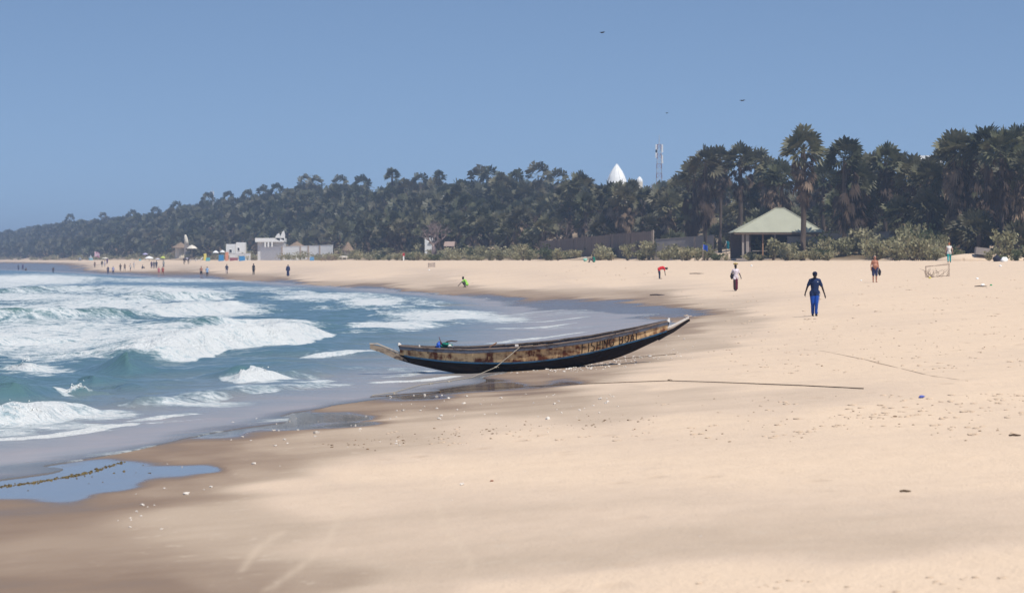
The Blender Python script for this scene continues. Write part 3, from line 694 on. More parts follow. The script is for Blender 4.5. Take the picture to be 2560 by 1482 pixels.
for _ in range(120):
    px = rd.uniform(760, 1640); py = 1118 - (px - 760) * .085 + rd.gauss(0, 9); sp.append((px, py))
for _ in range(160): sp.append((rd.uniform(1740, 2560), rd.uniform(830, 930)))
for _ in range(130): sp.append((rd.uniform(1700, 2560), rd.uniform(700, 830)))
for _ in range(70): sp.append((rd.uniform(1640, 2560), rd.uniform(985, 1110)))
for _ in range(40): sp.append((rd.uniform(1000, 1700), rd.uniform(660, 700)))
scatter_bits('strandline_scraps', sp, .0145, simple('dry_weed', (.22, .145, .085), .9, .1, .4, 20), 'small dark scraps of dry weed and bark along the strand line', 'debris', .3, 6)
def stick(name, px, py, L, label, col, r=.02, ang=.1):
    a = GP(px, py); g = MB(); d = Vector((math.cos(ang), math.sin(ang), 0)) * L / 2; c = Vector((a[0], a[1], a[2] + r * .8))
    g.tube([c - d, c - d * .2 + Vector((0, 0, r * .5)), c + d * .4, c + d], [r * .7, r, r, r * .5], 6)
    tag(g.build(name, simple('wood_%s' % name, col, .9, .1, .3, 20), None, True), label, 'stick')
stick('wood_scrap', 2537, 1090, .14, 'short dark wood scrap on dry sand at the right edge', (.07, .045, .03), .014)
stick('bark_scrap', 2263, 1230, .10, 'small dark bark scrap alone on the pale foreground sand at right', (.09, .06, .035), .011)
stick('driftwood_stick', 1643, 739, .95, 'dark driftwood stick on the damp sand left of the walking woman', (.05, .04, .045), .05, .0)
stick('grey_branch', 1742, 685, 1.4, 'grey branch on the sand right of the bending person', (.16, .12, .09), .05, .3)
a = GP(1229, 1203); g = MB(); g.ball((a[0], a[1], a[2] + .006), (.022, .014, .008), 8, 5, .3, 2)
tag(g.build('dry_leaf', simple('leaf_red', (.26, .07, .025), .8, .2, .3, 30), None, True), 'curled red brown leaf alone on the foreground sand', 'leaf')
a = GP(2303, 995); g = MB(); g.ball((a[0], a[1], a[2] + .02), (.05, .03, .02), 8, 5, .35, 2)
tag(g.build('blue_scrap', simple('scrap_blue', (.12, .16, .5), .6, .3, .3, 30), None, True), 'small blue plastic scrap in the trampled sand at right', 'litter')

# kicked-up lumps of sand and the weed line in the pool
def lumps(name, regs, label, mat, cat, seed):
    rl_ = random.Random(seed); g = MB()
    for (x0, x1, y0, y1, n, s0, s1) in regs:
        for _ in range(n):
            px = rl_.uniform(x0, x1); py = rl_.uniform(y0, y1) - (px - (x0 + x1) / 2) * .02
            a = GP(px, py)
            for _k in range(rl_.choice((1, 1, 2, 3))):
                s = rl_.uniform(s0, s1); dx, dy = rl_.gauss(0, s1 * 1.6), rl_.gauss(0, s1 * 2.5)
                g.ball((a[0] + dx, a[1] + dy, gz(a[0] + dx, a[1] + dy) + s * .05), (s * rl_.uniform(.8, 1.6), s, s * .26), 6, 4, .22, rl_.random(), Matrix.Rotation(rl_.uniform(0, 3), 3, 'Z'))
    return tag(g.build(name, mat, None, True), label, cat, kind='stuff')
M_lump = simple('turned_sand', (.57, .435, .315), .95, .05, .14, 12)
lumps('sand_lumps', [(1640, 2560, 1000, 1095, 60, .02, .055), (2150, 2560, 985, 1040, 34, .02, .055), (1700, 2560, 1445, 1482, 16, .012, .03), (900, 1640, 1070, 1110, 26, .015, .04), (1780, 2560, 800, 930, 90, .025, .06), (1700, 2560, 700, 800, 70, .04, .09), (1100, 1700, 662, 705, 30, .05, .12)], 'small lumps of turned sand along trampled parts of the beach', M_lump, 'sand', 12)
wl = []; rl_ = random.Random(8)
for k_ in range(260):
    t_ = k_ / 260; px = float(np.interp(t_, [0, .25, .5, .75, 1], [-10, 80, 170, 225, 305])); py = float(np.interp(t_, [0, .25, .5, .75, 1], [1217, 1207, 1192, 1181, 1155])); wl.append((px + rl_.gauss(0, 3), py + rl_.gauss(0, 1.4)))
wl += [(285, 1182), (310, 1178), (340, 1181), (372, 1182), (376, 1182), (222, 1208), (257, 1205), (70, 1226), (358, 1162), (192, 1196), (212, 1190), (230, 1191)]
scatter_bits('weed_line', wl, .014, simple('yellow_weed', (.16, .12, .05), .9, .1, .4, 20), 'ragged brown line of weed across the tidal pool', 'weed', .35, 21)
# ------------------------------------------------------------------ palms
def leaf_mat(name, cols, trans=.25, rough=.5, big=None):
    t = NT(name); oi = t.n('ObjectInfo').outputs['Random']; n = t.noise(t.pos(), .9, 4, .65)
    f = t.math('ADD', t.math('MULTIPLY', n, .75), t.math('MULTIPLY', oi, .28))
    c = t.ramp(f, [(.3, cols[0]), (.52, cols[1]), (.78, cols[2])])
    if big: c = t.mix(t.math('MULTIPLY', t.ramp(t.noise(t.pos(), .055, 3, .6), [(.42, 0.0), (.66, 1.0)]), .5), c, t.mix(n, big[0], big[1]))
    b = t.bsdf(c, rough, .3); tr = t.n('BsdfTranslucent'); t.l(c, tr.inputs[0])
    mx = t.n('MixShader'); mx.inputs[0].default_value = trans; t.l(b, mx.inputs[1]); t.l(tr.outputs[0], mx.inputs[2])
    return t.surf(mx.outputs[0])
M_green = leaf_mat('palm_leaf', [(.034, .040, .023), (.098, .104, .056), (.25, .225, .135)], big=((.06, .046, .033), (.22, .17, .115)))
M_dry = leaf_mat('palm_dry_leaf', [(.045, .030, .024), (.105, .072, .05), (.42, .30, .20)], .15, .7)
M_trunk = simple('palm_trunk_bark', (.11, .085, .07), .9, .1, .35, 3, 0, .5)
M_shrub = leaf_mat('shrub_leaf', [(.15, .145, .075), (.29, .27, .15), (.44, .39, .24)], .25, .6)
M_shrubd = leaf_mat('dark_shrub_leaf', [(.05, .065, .026), (.10, .115, .05), (.18, .19, .085)], .25, .6)
M_twig = simple('bare_twig', (.17, .125, .105), .9, .1, .35, 2)

def fan_leaf(V, F, base, az, el, pet, rad, nb, rd, droop=.15, spread=1.9, fold=.35, lod=0):
    d = Vector((math.cos(el) * math.cos(az), math.cos(el) * math.sin(az), math.sin(el)))
    side = d.cross(Vector((0, 0, 1)))
    if side.length < .05: side = Vector((1, 0, 0))
    side.normalize(); nrm = side.cross(d).normalized()
    roll = rd.uniform(-1.25, 1.25); side, nrm = side * math.cos(roll) + nrm * math.sin(roll), nrm * math.cos(roll) - side * math.sin(roll)
    hub = Vector(base) + d * pet + Vector((0, 0, -droop * pet * .5))
    o = len(V)
    if lod == 0:
        w = side * .035
        V += [Vector(base) - w, Vector(base) + w, hub + w * .6, hub - w * .6]; F.append((o, o + 1, o + 2)); F.append((o, o + 2, o + 3))
    for i in range(nb):
        a = -spread + 2 * spread * (i + .5) / nb + rd.uniform(-.04, .04); da = spread / nb * .92
        r = rad * (1 - .22 * abs(a) / spread) * rd.uniform(.86, 1.06)
        def pt(ang, rr, dr): return hub + (d * math.cos(ang) + side * math.sin(ang)) * rr + nrm * (abs(math.sin(ang)) * fold * rr) + Vector((0, 0, -dr * rr * rr))
        o = len(V)
        if lod == 0:
            V += [hub, pt(a - da, r * .68, droop), pt(a, r, droop * 1.5), pt(a + da, r * .68, droop)]
            F.append((o, o + 1, o + 2)); F.append((o, o + 2, o + 3))
        else:
            V += [hub, pt(a - da, r * .8, droop), pt(a + da * .9, r, droop * 1.4)]; F.append((o, o + 1, o + 2))

def crown_arrays(seed, ng, nd, nb, lod, scale=1.0):
    rd = random.Random(seed); V, F = [], []; Vd, Fd = [], []
    for i in range(ng):
        u = (i + .5) / ng; el = math.asin(1 - 1.32 * u) + rd.uniform(-.12, .12); az = i * 2.39996 + rd.uniform(-.3, .3)
        b = (0, 0, .25 * (1 - u))
        fan_leaf(V, F, b, az, el, scale * rd.uniform(.75, 1.35), scale * rd.uniform(1.2, 1.65), nb, rd, droop=.05 + .08 * u, spread=1.75, fold=.22, lod=lod)
    for i in range(nd):
        u = (i + .5) / nd; el = -.35 - 1.0 * u + rd.uniform(-.2, .2); az = i * 2.39996 * 1.03 + rd.uniform(-.4, .4)
        fan_leaf(Vd, Fd, (0, 0, -.1 - 2.4 * u), az, el, scale * rd.uniform(.5, 1.2), scale * rd.uniform(.6, 1.15), nb, rd, droop=.22, spread=1.4, fold=-.3, lod=lod)
    return np.array([tuple(v) for v in V]), np.array(F), np.array([tuple(v) for v in Vd]) if Vd else np.zeros((0, 3)), np.array(Fd) if Fd else np.zeros((0, 3), int)
CROWN = []; DRY = []
for i in range(6):
    a, b, c, d = crown_arrays(100 + i, 28, [18, 30, 24, 36, 14, 28][i], 9, 0)
    CROWN.append(mesh_np('crown', a, b, 3, False)); CROWN[-1].materials.append(M_green)
    DRY.append(mesh_np('dry_leaves', c, d, 3, False)); DRY[-1].materials.append(M_dry)
def trunk_mesh(h, r0=.24, seed=0):
    rd = random.Random(seed); k = 10; bx, by = rd.uniform(-.25, .25), rd.uniform(-.25, .25)
    pts = [(bx * math.sin(i / (k - 1) * math.pi) * .5, by * math.sin(i / (k - 1) * math.pi) * .5, h * i / (k - 1)) for i in range(k)]
    rad = [r0 * (1.5 if i == 0 else 1.12 if i == 1 else 1.0 + .18 * math.exp(-((i - 6) / 1.8) ** 2) - .12 * (i / k)) for i in range(k)]
    g = MB(); g.tube(pts, rad, 9); m = g.mesh('trunk', True); m.materials.append(M_trunk); return m
TRUNK = [trunk_mesh(1.0, .24, i) for i in range(4)]
npalm = 0
def palm(x, y, zc, label, group=None, scale=1.0, seed=None, zb=None, var=None, dry=True, name='palm_tree'):
    """a fan palm whose crown sits at height zc"""
    global npalm; npalm += 1
    rd = random.Random(seed if seed is not None else npalm * 13)
    zb = gz(x, y) - .1 if zb is None else zb
    h = max(.3, zc - zb); v2 = rd.randrange(6)
    if label is None: label = palm_label(IW / 2 + FPX * x / y, h, ('some', 'many', 'many', 'many', 'few', 'many')[v2])
    root = empty(name, (x, y, zb)); tag(root, label, 'palm', group)
    tr = addobj('trunk', TRUNK[rd.randrange(4)], None, root); tr.scale = (scale * rd.uniform(.85, 1.1),) * 2 + (h,)
    v = rd.randrange(6) if var is None else var
    cr = addobj('crown', CROWN[v], None, root, (0, 0, h)); cr.rotation_euler = (rd.uniform(-.12, .12), rd.uniform(-.12, .12), rd.uniform(0, 6.3)); s = scale * rd.uniform(.9, 1.12); cr.scale = (s, s, s)
    if dry:
        dl = addobj('dry_leaves', DRY[v2], None, root, (0, 0, h)); dl.rotation_euler = (0, 0, rd.uniform(0, 6.3)); dl.scale = (s, s, s * rd.uniform(1.0, 1.9))
    return root
_lx = [-200, 0, 60, 150, 260, 390, 440, 520, 640, 690, 760, 850, 960, 1000, 1100, 1200, 1290, 1380, 1420, 1460, 1500, 1580, 1640, 1700, 1740, 1790, 1850, 1930, 1975, 2050, 2110, 2180, 2250, 2310, 2350, 2400, 2470, 2560, 2800]
_ly = [588, 580, 570, 556, 545, 536, 523, 502, 487, 478, 458, 462, 466, 456, 452, 456, 450, 458, 460, 450, 474, 468, 474, 440, 412, 388, 392, 410, 432, 428, 392, 408, 412, 428, 400, 356, 352, 345, 345]
def lim_py(px): return float(np.interp(px, _lx, _ly))
LANDM = [(400, 'far left shore'), (520, 'big cream parasol'), (640, 'blue beach screens'), (720, 'white villa'), (830, 'long white wall'), (900, 'conical thatched hut'), (1030, 'red topped marker post'), (1110, 'bare spreading tree'), (1200, 'brown sloping shelter'), (1370, 'dune beside fence'),
 (1430, 'brown fence left end'), (1510, 'brown fence middle'), (1570, 'foot of white dome'), (1630, 'brown fence right end'), (1700, 'pale concrete post'), (1790, 'blue flag'), (1850, 'teal flag'), (1920, 'green roof left half'), (1990, 'green roof peak'), (2050, 'tallest palm trunk'),
 (2140, 'second tallest palm'), (2220, 'shirtless man'), (2300, 'white building top'), (2345, 'wire cage'), (2420, 'woman in white top'), (2480, 'grey concrete block'), (2540, 'leafy green bush'), (9999, 'right picture edge')]
def landm(px): return next(n for lim, n in LANDM if px < lim)
def palm_label(px, h, dr): return '%s palm with %s dead leaves in grove above %s' % ('tall' if h > 6.5 else 'middling' if h > 3.5 else 'low', dr, landm(px))
# -- palms one can single out
def crest_d(px, t=0.0):
    ys = np.geomspace(150, 2600, 5000); k = (px - IW / 2) / FPX
    f = shore_s(ys * k, ys) - crest_s(ys) - t; return float(ys[np.argmax(f > 0)]) if (f > 0).any() else 2600.0
D = lambda px, py, d: (*AT(px, d)[:2], HC - (py - HORIZON) / FPX * d)
singles = [(2007, 377, 283, 'tallest palm with bare trunk standing in front of the green roof', 1.08, 0, True),
           (2112, 398, 292, 'second tallest palm, dark crown just right of the tallest palm', 1.0, 2, True),
           (980, 440, 640, 'tall thin palm standing above the ridge, left of its twin', .85, 4, False),
           (1099, 444, 640, 'tall thin palm standing above the ridge, right of its twin', .85, 4, False),
           (2215, 408, 295, 'palm with two upright fans on the skyline right of centre grove', .9, 4, True),
           (1765, 413, 330, 'leftmost tall palm of the dense grove beside the pavilion', 1.0, 1, True),
           (1250, 462, 520, 'low spreading palm on the ridge left of the white spire', .9, 0, False)]
for px, py, d, lab, sc, var, dry in singles:
    x, y, z = D(px, py, d); palm(x, y, z, lab, None, sc, px, var=var, dry=dry)
# -- the grove at right, tree by tree
rd = random.Random(11); count = len(singles)
for px, py, d in [(1450, 466, 305), (1418, 488, 300), (1505, 492, 310), (1526, 490, 315), (1552, 492, 315), (1576, 486, 315), (1560, 498, 315), (1610, 500, 318), (1655, 500, 312), (1700, 476, 300), (1735, 440, 296), (1800, 404, 292), (1850, 400, 295), (1890, 408, 292), (1925, 428, 300),
                  (1955, 446, 305), (2060, 446, 300), (2150, 420, 296), (2180, 428, 300), (2250, 424, 292), (2285, 440, 300), (2320, 448, 300), (2355, 420, 296), (2385, 380, 288), (2410, 372, 300), (2465, 366, 292), (2505, 380, 300), (2540, 360, 290), (2590, 366, 285)]:
    d = crest_d(px, rd.uniform(15, 26)); x, y, z = D(px, py + 4, d); z = max(z, gz(x, y) + 2)
    lab = 'fan palm at the front skyline of the grove left of the green roofed pavilion' if px < 1960 else 'fan palm on the skyline of the grove right of the green roofed pavilion'
    palm(x, y, z, None, 'skyline palms left of the pavilion' if px < 1960 else 'skyline palms right of the pavilion', .95); count += 1
placed = []
tries = 0
while count < 190 and tries < 6000:
    tries += 1
    px = rd.uniform(1370, 2640); d = crest_d(px, rd.uniform(13, 50)); x, y, _ = AT(px, d); g0 = gz(x, y)
    zl = HC - (lim_py(px) + 24 - HORIZON) / FPX * d
    hi = min(zl - 1.2, g0 + 10)
    if hi < g0 + 1.5: continue
    z = g0 + .9 + (hi - g0 - .9) * rd.random()
    if any((x - a) ** 2 + ((y - b) * .6) ** 2 + (z - c) ** 2 < 2.0 ** 2 for a, b, c in placed): continue
    if 1810 < px < 2070 and d < 322: continue
    placed.append((x, y, z))
    if px < 1790: lab, gr = 'fan palm with brown skirt in the thick grove above the fence and grey wall', 'palms above the fence and wall'
    elif px < 2090: lab, gr = 'fan palm in the dark grove behind the green roofed pavilion', 'palms behind the pavilion'
    else: lab, gr = 'fan palm with dead leaves in the dark grove at the right edge', 'palms of the right grove'
    palm(x, y, z, None, gr, rd.uniform(.8, 1.0)); count += 1
# -- hillside palms: the nearest as trees, the far wood as one mass
cand = []
for _ in range(90000):
    d = 340 * (2500 / 340) ** rd.random(); px = rd.uniform(-160, 1800); x, y, _ = AT(px, d)
    cand.append((x, y, px, d))
A = np.array(cand); S = shore_s(A[:, 0], A[:, 1]); CS = crest_s(A[:, 1]); Tt = S - CS; GZ = ground(A[:, 0], A[:, 1])
ok = (Tt > 12) & (Tt < 130); A, Tt, GZ = A[ok], Tt[ok], GZ[ok]
cells = {}; hill = []
for (x, y, px, d), t, g0 in zip(A, Tt, GZ):
    sp = 3.0 + d / 300.
    k = (int(x // sp), int(y // sp))
    if any((k[0] + i, k[1] + j) in cells for i in (-1, 0, 1) for j in (-1, 0, 1)
           if (k[0] + i, k[1] + j) in cells and (cells[(k[0] + i, k[1] + j)][0] - x) ** 2 + (cells[(k[0] + i, k[1] + j)][1] - y) ** 2 < sp * sp): continue
    cells[k] = (x, y)
    h = rd.uniform(2.0, 8.5) * (1 if t > 25 else .7)
    zl = HC - (lim_py(px) - HORIZON) / FPX * d - 1.9 - rd.uniform(0, 1) ** 1.3 * 5.5
    if t > 42 and rd.random() < .45: continue
    if px > 1370 and t < 50: continue
    zc = min(g0 + h, zl)
    if zc < g0 + 1.0: continue
    if 560 < px < 830 and t < 18: continue
    hill.append((d, x, y, zc, g0, px, zl))
hill.sort()
near = [q for q in hill if -20 < q[5] < 2560][:292 - count]; nearset = set(id(q) for q in near)
for q in near:
    d, x, y, zc, g0, px, zl = q
    palm(x, y, zc, None, 'nearer hillside palms', rd.uniform(.8, 1.0), zb=g0 - .1)
far = [q for q in hill if id(q) not in nearset]
for px, py in [(175, 550), (258, 545), (388, 535), (520, 503), (570, 497), (660, 488), (692, 480), (765, 457), (790, 464), (850, 462), (905, 466), (1200, 452), (1225, 446), (1290, 454), (1345, 442), (440, 522), (330, 543), (1395, 452), (1050, 458), (620, 494)]:
    d = crest_d(px, 52); x, y, _ = AT(px, d); far.append((d, x, y, HC - (py - 3 - HORIZON) / FPX * d, gz(x, y), px, 0))
variants = [crown_arrays(300 + i, 15, [4, 7, 3, 8][i], 5, 1, 1.15) for i in range(4)]
def forest(lst, name, label):
    gv, gf, dv, df, tv, tf = [], [], [], [], [], []; no = [0, 0, 0]
    for (d, x, y, zc, g0, px, zl) in lst:
        a, b, c, e = variants[rd.randrange(4)]; r = rd.uniform(0, 6.3); s = rd.uniform(.85, 1.25); cs, sn = math.cos(r), math.sin(r)
        Rm = np.array([[cs, -sn, 0], [sn, cs, 0], [0, 0, 1]]) * s; o = np.array([x, y, zc])
        gv.append(a @ Rm.T + o); gf.append(b + no[0]); no[0] += len(a)
        if len(c) : dv.append(c @ Rm.T + o); df.append(e + no[1]); no[1] += len(c)
        rr = .2; h = np.array([[rr, 0], [-.5 * rr, .87 * rr], [-.5 * rr, -.87 * rr]])
        tv.append(np.concatenate([np.c_[h + [x, y], np.full(3, g0 - .2)], np.c_[h * .8 + [x, y], np.full(3, zc)]])); k = no[2]
        tf.append(np.array([[k, k + 1, k + 4], [k, k + 4, k + 3], [k + 1, k + 2, k + 5], [k + 1, k + 5, k + 4], [k + 2, k, k + 3], [k + 2, k + 3, k + 5]])); no[2] += 6
    root = empty(name, (lst[0][1], lst[0][2], 0)); tag(root, label, 'wood', kind='stuff')
    for nm, v, f, m in (('crowns', gv, gf, M_green), ('dry_leaves', dv, df, M_dry), ('trunks', tv, tf, M_trunk)):
        me = mesh_np(nm, np.concatenate(v) - [lst[0][1], lst[0][2], 0], np.concatenate(f), 3, False); o = addobj(nm, me, m, root); o['kind'] = 'stuff'
forest(far, 'palm_wood', 'far wood of palms covering the hillside and the distant shore')
print('palms', count, len(near), 'far', len(far))

# ------------------------------------------------------------------ shrubs of the back dune
def shrub_mesh(seed, h, w, nl, leaf, mat):
    rd = random.Random(seed); V, F = [], []
    stems = [(rd.uniform(-w, w) * .5, rd.uniform(-w, w) * .5, h * rd.uniform(.55, 1.0)) for _ in range(9)]
    for i in range(nl):
        sx, sy, sh = stems[i % 9]; t = rd.random() ** .6; sp = .30 * w
        c = Vector((sx * t * 1.3 + rd.gauss(0, sp * .5), sy * t * 1.3 + rd.gauss(0, sp * .5), sh * (t * .95 + .06)))
        a = rd.uniform(0, 6.3); e = rd.uniform(.1, 1.3); d = Vector((math.cos(a) * math.cos(e), math.sin(a) * math.cos(e), math.sin(e)))
        s = d.cross(Vector((rd.uniform(-1, 1), rd.uniform(-1, 1), rd.uniform(-.4, .4)))).normalized(); L = leaf * rd.uniform(.7, 1.3); o = len(V)
        V += [tuple(c), tuple(c + d * L * .5 + s * L * .30), tuple(c + d * L), tuple(c + d * L * .5 - s * L * .30)]; F += [(o, o + 1, o + 2), (o, o + 2, o + 3)]
    m = mesh_np('foliage', np.array(V), np.array(F), 3, False); m.materials.append(mat)
    g = MB()
    for sx, sy, sh in stems: g.tube([(sx * .1, sy * .1, -.1), (sx * .7, sy * .7, sh * .5), (sx * 1.2, sy * 1.2, sh * .92)], [.03, .02, .008], 4, False)
    k = g.mesh('stems', False); k.materials.append(M_twig); return m, k
SH = [shrub_mesh(10 + i, [1.7, 1.3, 2.2, 1.0, 1.5][i], [1.3, 1.2, 1.1, 1.3, 1.6][i], [420, 340, 420, 300, 420][i], .27, M_shrub) for i in range(5)]
SHD = [shrub_mesh(30 + i, [1.6, 2.4, 1.0][i], [1.4, 1.8, 1.6][i], 420, .3, M_shrubd) for i in range(3)]
def shrub(x, y, label, group, lib, sc=1.0, dz=0.0):
    z = gz(x, y); root = empty('shrub', (x, y, z - .05 + dz)); tag(root, label, 'shrub', group)
    m, k = lib[rd.randrange(len(lib))]; a = rd.uniform(0, 6.3)
    for nm, me in (('foliage', m), ('stems', k)):
        o = addobj(nm, me, None, root); o.rotation_euler = (0, 0, a); o.scale = (sc, sc, sc * rd.uniform(.85, 1.15))
_hx = [850, 1000, 1200, 1400, 1450, 1520, 1640, 1700, 1780, 1840, 1900, 1960, 2040, 2100, 2200, 2320, 2345, 2420, 2470, 2520, 2600]
_hs = [.7, .85, .95, 1.05, 1.1, 1.2, 1.3, 1.3, .85, .55, 1.1, 1.1, 1.0, 1.2, 1.45, 1.5, 1.0, .5, .45, .9, 1.0]
n = 0
while n < 240:
    px = rd.uniform(860, 2600); t = rd.uniform(.5, 13); d = crest_d(px, t); x, y, _ = AT(px, d)
    hs = float(np.interp(px, _hx, _hs))
    if 2350 < px < 2470 and rd.random() < .85: continue
    if 1795 < px < 1880 and rd.random() < .8: continue
    if t < 5 and rd.random() < .4: continue
    if px < 1330: lab, gr = 'low olive shrub on the dune below the wooded hillside', 'shrubs below the hillside'
    elif px < 1800: lab, gr = 'pale olive shrub on the dune in front of the fence and grey wall', 'shrubs before the fence'
    elif px < 2080: lab, gr = 'pale olive shrub on the dune in front of the pavilion', 'shrubs before the pavilion'
    else: lab, gr = 'pale olive shrub of the dune thicket right of the pavilion', 'shrubs right of the pavilion'
    dk = rd.random() > .85; sc_ = hs * rd.uniform(.55, 1.15)
    lab = '%s %s shrub on dune %s below the %s' % ('big' if sc_ > 1.05 else 'middling' if sc_ > .75 else 'small', 'dark green' if dk else 'pale olive', 'edge' if t < 6 else 'back', landm(px))
    shrub(x, y, lab, gr, SHD if dk else SH, sc_); n += 1
for px, t, sc, lab in [(2512, 3, 1.25, 'leafy green bush with bare lower stems at the right edge of the beach'), (1570, 5, 1.0, 'tall olive shrub standing up before the middle of the brown fence'), (2490, 14, .9, 'small shrub beside the grey concrete block')]:
    d = crest_d(px, t); x, y, _ = AT(px, d); shrub(x, y, lab, None, SH[2:3], sc)
# far low scrub along the dune foot
fx = [(rd.uniform(-60, 1340), rd.uniform(1, 26)) for _ in range(420)]
V, F, no = [], [], 0
for px, t in fx:
    d = crest_d(px, t); x, y, _ = AT(px, d); m = SH[rd.randrange(5)][0]; co = np.empty(len(m.vertices) * 3); m.vertices.foreach_get('co', co); co = co.reshape(-1, 3)
    s = rd.uniform(.5, 1.1); a = rd.uniform(0, 6.3); cs, sn = math.cos(a), math.sin(a); sel = 4 * 120
    v = co[:sel] * s * [1.6, 1.6, 1]; v = np.c_[v[:, 0] * cs - v[:, 1] * sn + x, v[:, 0] * sn + v[:, 1] * cs + y, v[:, 2] + gz(x, y)]
    i = np.arange(0, sel, 4)[:, None] + no; F.append(np.concatenate([i + [0, 1, 2], i + [0, 2, 3]])); V.append(v); no += sel
me = mesh_np('dune_scrub', np.concatenate(V), np.concatenate(F), 3, False); o = addobj('dune_scrub', me, M_shrub); tag(o, 'low scrub growing along the foot of the far dunes', 'scrub', kind='stuff')

# ------------------------------------------------------------------ bare trees
def bare_tree(x, y, h, label, seed, spread=1.0, thick=.22, mat=None, name='bare_tree', lean=0.0):
    rdb = random.Random(seed); z = gz(x, y); root = empty(name, (x, y, z - .2)); tag(root, label, 'tree')
    g = MB(); g.tube([(0, 0, 0), (lean * .1, 0, h * .2), (lean * .25, .05, h * .42)], [thick * 1.4, thick, thick * .8], 8); g.build('trunk', mat or M_twig, root, True)
    b = MB()
    def grow(p, d, L, r, lev):
        pts = [p]; q = p.copy()
        for i in range(3):
            d = (d + Vector((rdb.gauss(0, .22), rdb.gauss(0, .22), rdb.gauss(.05, .12)))).normalized(); q = q + d * L / 3; pts.append(q.copy())
        b.tube(pts, [r, r * .85, r * .7, r * .5], 5 if lev < 2 else 3, False)
        if lev < 4:
            for _ in range(3 if lev < 3 else 2):
                dd = (d + Vector((rdb.gauss(0, .7), rdb.gauss(0, .7), rdb.gauss(.1, .35)))).normalized(); grow(pts[rdb.choice((2, 3))], dd, L * rdb.uniform(.55, .8), r * .55, lev + 1)
    for i in range(5):
        a = i * 1.257 + rdb.uniform(-.3, .3); grow(Vector((lean * .25, .05, h * .4)), Vector((math.cos(a) * spread, math.sin(a) * spread, .9)).normalized(), h * .26, thick * .5, 0)
    b.build('branches', mat or M_twig, root)
M_bao = simple('grey_bark', (.26, .20, .185), .9, .1, .25, 2)
for px, pyb, d, h, lab, sd, th in [(1085, 628, crest_d(1085, 5), 6.6, 'bare spreading tree with pale grey trunk at the dune edge', 5, .42), (1500, 560, crest_d(1500, 15), 6.5, 'leafless grey tree rising behind the left part of the brown fence', 6, .2), (1545, 520, crest_d(1545, 22), 7, 'leafless brown tree below the white spire', 7, .2),
                                  (1410, 560, crest_d(1410, 15), 6, 'leafless thicket tree left of the brown fence', 8, .18), (2520, 440, 300, 12, 'dark leafless tree among the palms at the right edge', 9, .25), (2470, 470, 306, 11, 'twiggy dead tree left of the right edge grove', 19, .22), (1640, 470, 400, 9, 'bare pale tree at the foot of the lattice mast', 21, .25),
                                  (1340, 520, 430, 7, 'leafless grey tree on the lower hill left of the fence', 23, .2)]:
    x, y, _ = AT(px, d); bare_tree(x, y, h, lab, sd, thick=th, mat=M_bao if px in (1085, 1500, 1640) else None)
# ------------------------------------------------------------------ buildings and beach things
M_white = simple('white_wall_paint', (.84, .84, .82), .8, .2, .06, 1.5)
M_cream = simple('cream_paint', (.72, .66, .55), .8, .2, .08, 1.5)
M_grey = simple('grey_render', (.33, .29, .265), .9, .1, .12, 1.2)
M_dark = simple('dark_opening', (.03, .028, .03), .8, .2, .2, 2)
M_thatch = simple('thatch', (.26, .19, .135), .95, .05, .3, 6, 0, .6)
M_boardf = simple('fence_board_wood', (.20, .155, .13), .9, .1, .3, 3)
M_rooff = simple('green_roof_sheet', (.36, .36, .275), .6, .3, .07, .8)
M_post = simple('pale_post', (.42, .34, .28), .9, .1, .2, 3)
def base_at(px, t): d = crest_d(px, t); x, y, _ = AT(px, d); return x, y, gz(x, y), d
def zpy(py, d): return HC - (py - HORIZON) / FPX * d
# --- pavilion
d = 301.0; k = d / FPX
cx = (1939 - 1280) * k; zb = gz(cx, d) - .15; ze = zpy(581, d); za = zpy(520, d); hw = (2050 - 1827) * k / 2; hd = 3.9
root = empty('pavilion', (cx, d + hd * .0, zb)); tag(root, 'open beach pavilion with pale green hipped roof behind the shrubs', 'pavilion')
e = ze - zb; a = za - zb; ax = (1950 - 1939) * k; rl = .35
cor = [(-hw, -hd, e), (hw, -hd, e), (hw, hd, e), (-hw, hd, e)]; r0, r1 = (ax - rl, 0, a), (ax + rl, 0, a)
def panel(vs, name, mat, parent, th=.06):
    g = MB(); n = len(vs); g.add([Vector(v) for v in vs] + [Vector(v) - Vector((0, 0, th)) for v in vs], [tuple(range(n)), tuple(range(2 * n - 1, n - 1, -1))] + [(i, (i + 1) % n, n + (i + 1) % n, n + i) for i in range(n)])
    return g.build(name, mat, parent)
for vs in ([cor[0], cor[1], r1, r0], [cor[1], cor[2], r1], [cor[2], cor[3], r0, r1], [cor[3], cor[0], r0]): panel(vs, 'roof_slope', M_rooff, root)
g = MB(); g.box((ax, 0, a + .02), (2 * rl + .3, .25, .08)); g.build('ridge_cap', M_rooff, root)
for c0, c1, n in ((cor[0], r0, 0), (cor[1], r1, 0)):
    g = MB(); g.tube([Vector(c0) + Vector((0, 0, .03)), Vector(c1) + Vector((0, 0, .03))], .06, 6); g.build('hip_cap', M_rooff, root)
g = MB(); g.box((0, -hd + .05, e - .16), (2 * hw - .1, .05, .2)); g.build('fascia', simple('fascia_brown', (.16, .11, .08), .8), root)
xs = lambda px: (px - 1939) * k
for px, m, r in ((1851, M_grey, .11), (1862, M_grey, .16), (1900, simple('post_orange_wood', (.34, .20, .12), .8), .07), (1930, M_grey, .08)):
    g = MB(); g.box((xs(px), -hd + .5, (e - .1) / 2), (r * 2, r * 2, e - .1)); g.build('post', m, root)
g = MB(); g.box((xs(2006), -hd + .8, e * .42), (xs(2048) - xs(1958), .2, e * .84)); g.build('front_wall', simple('pavilion_wall', (.36, .32, .295), .9, .1, .1, 1.5), root)
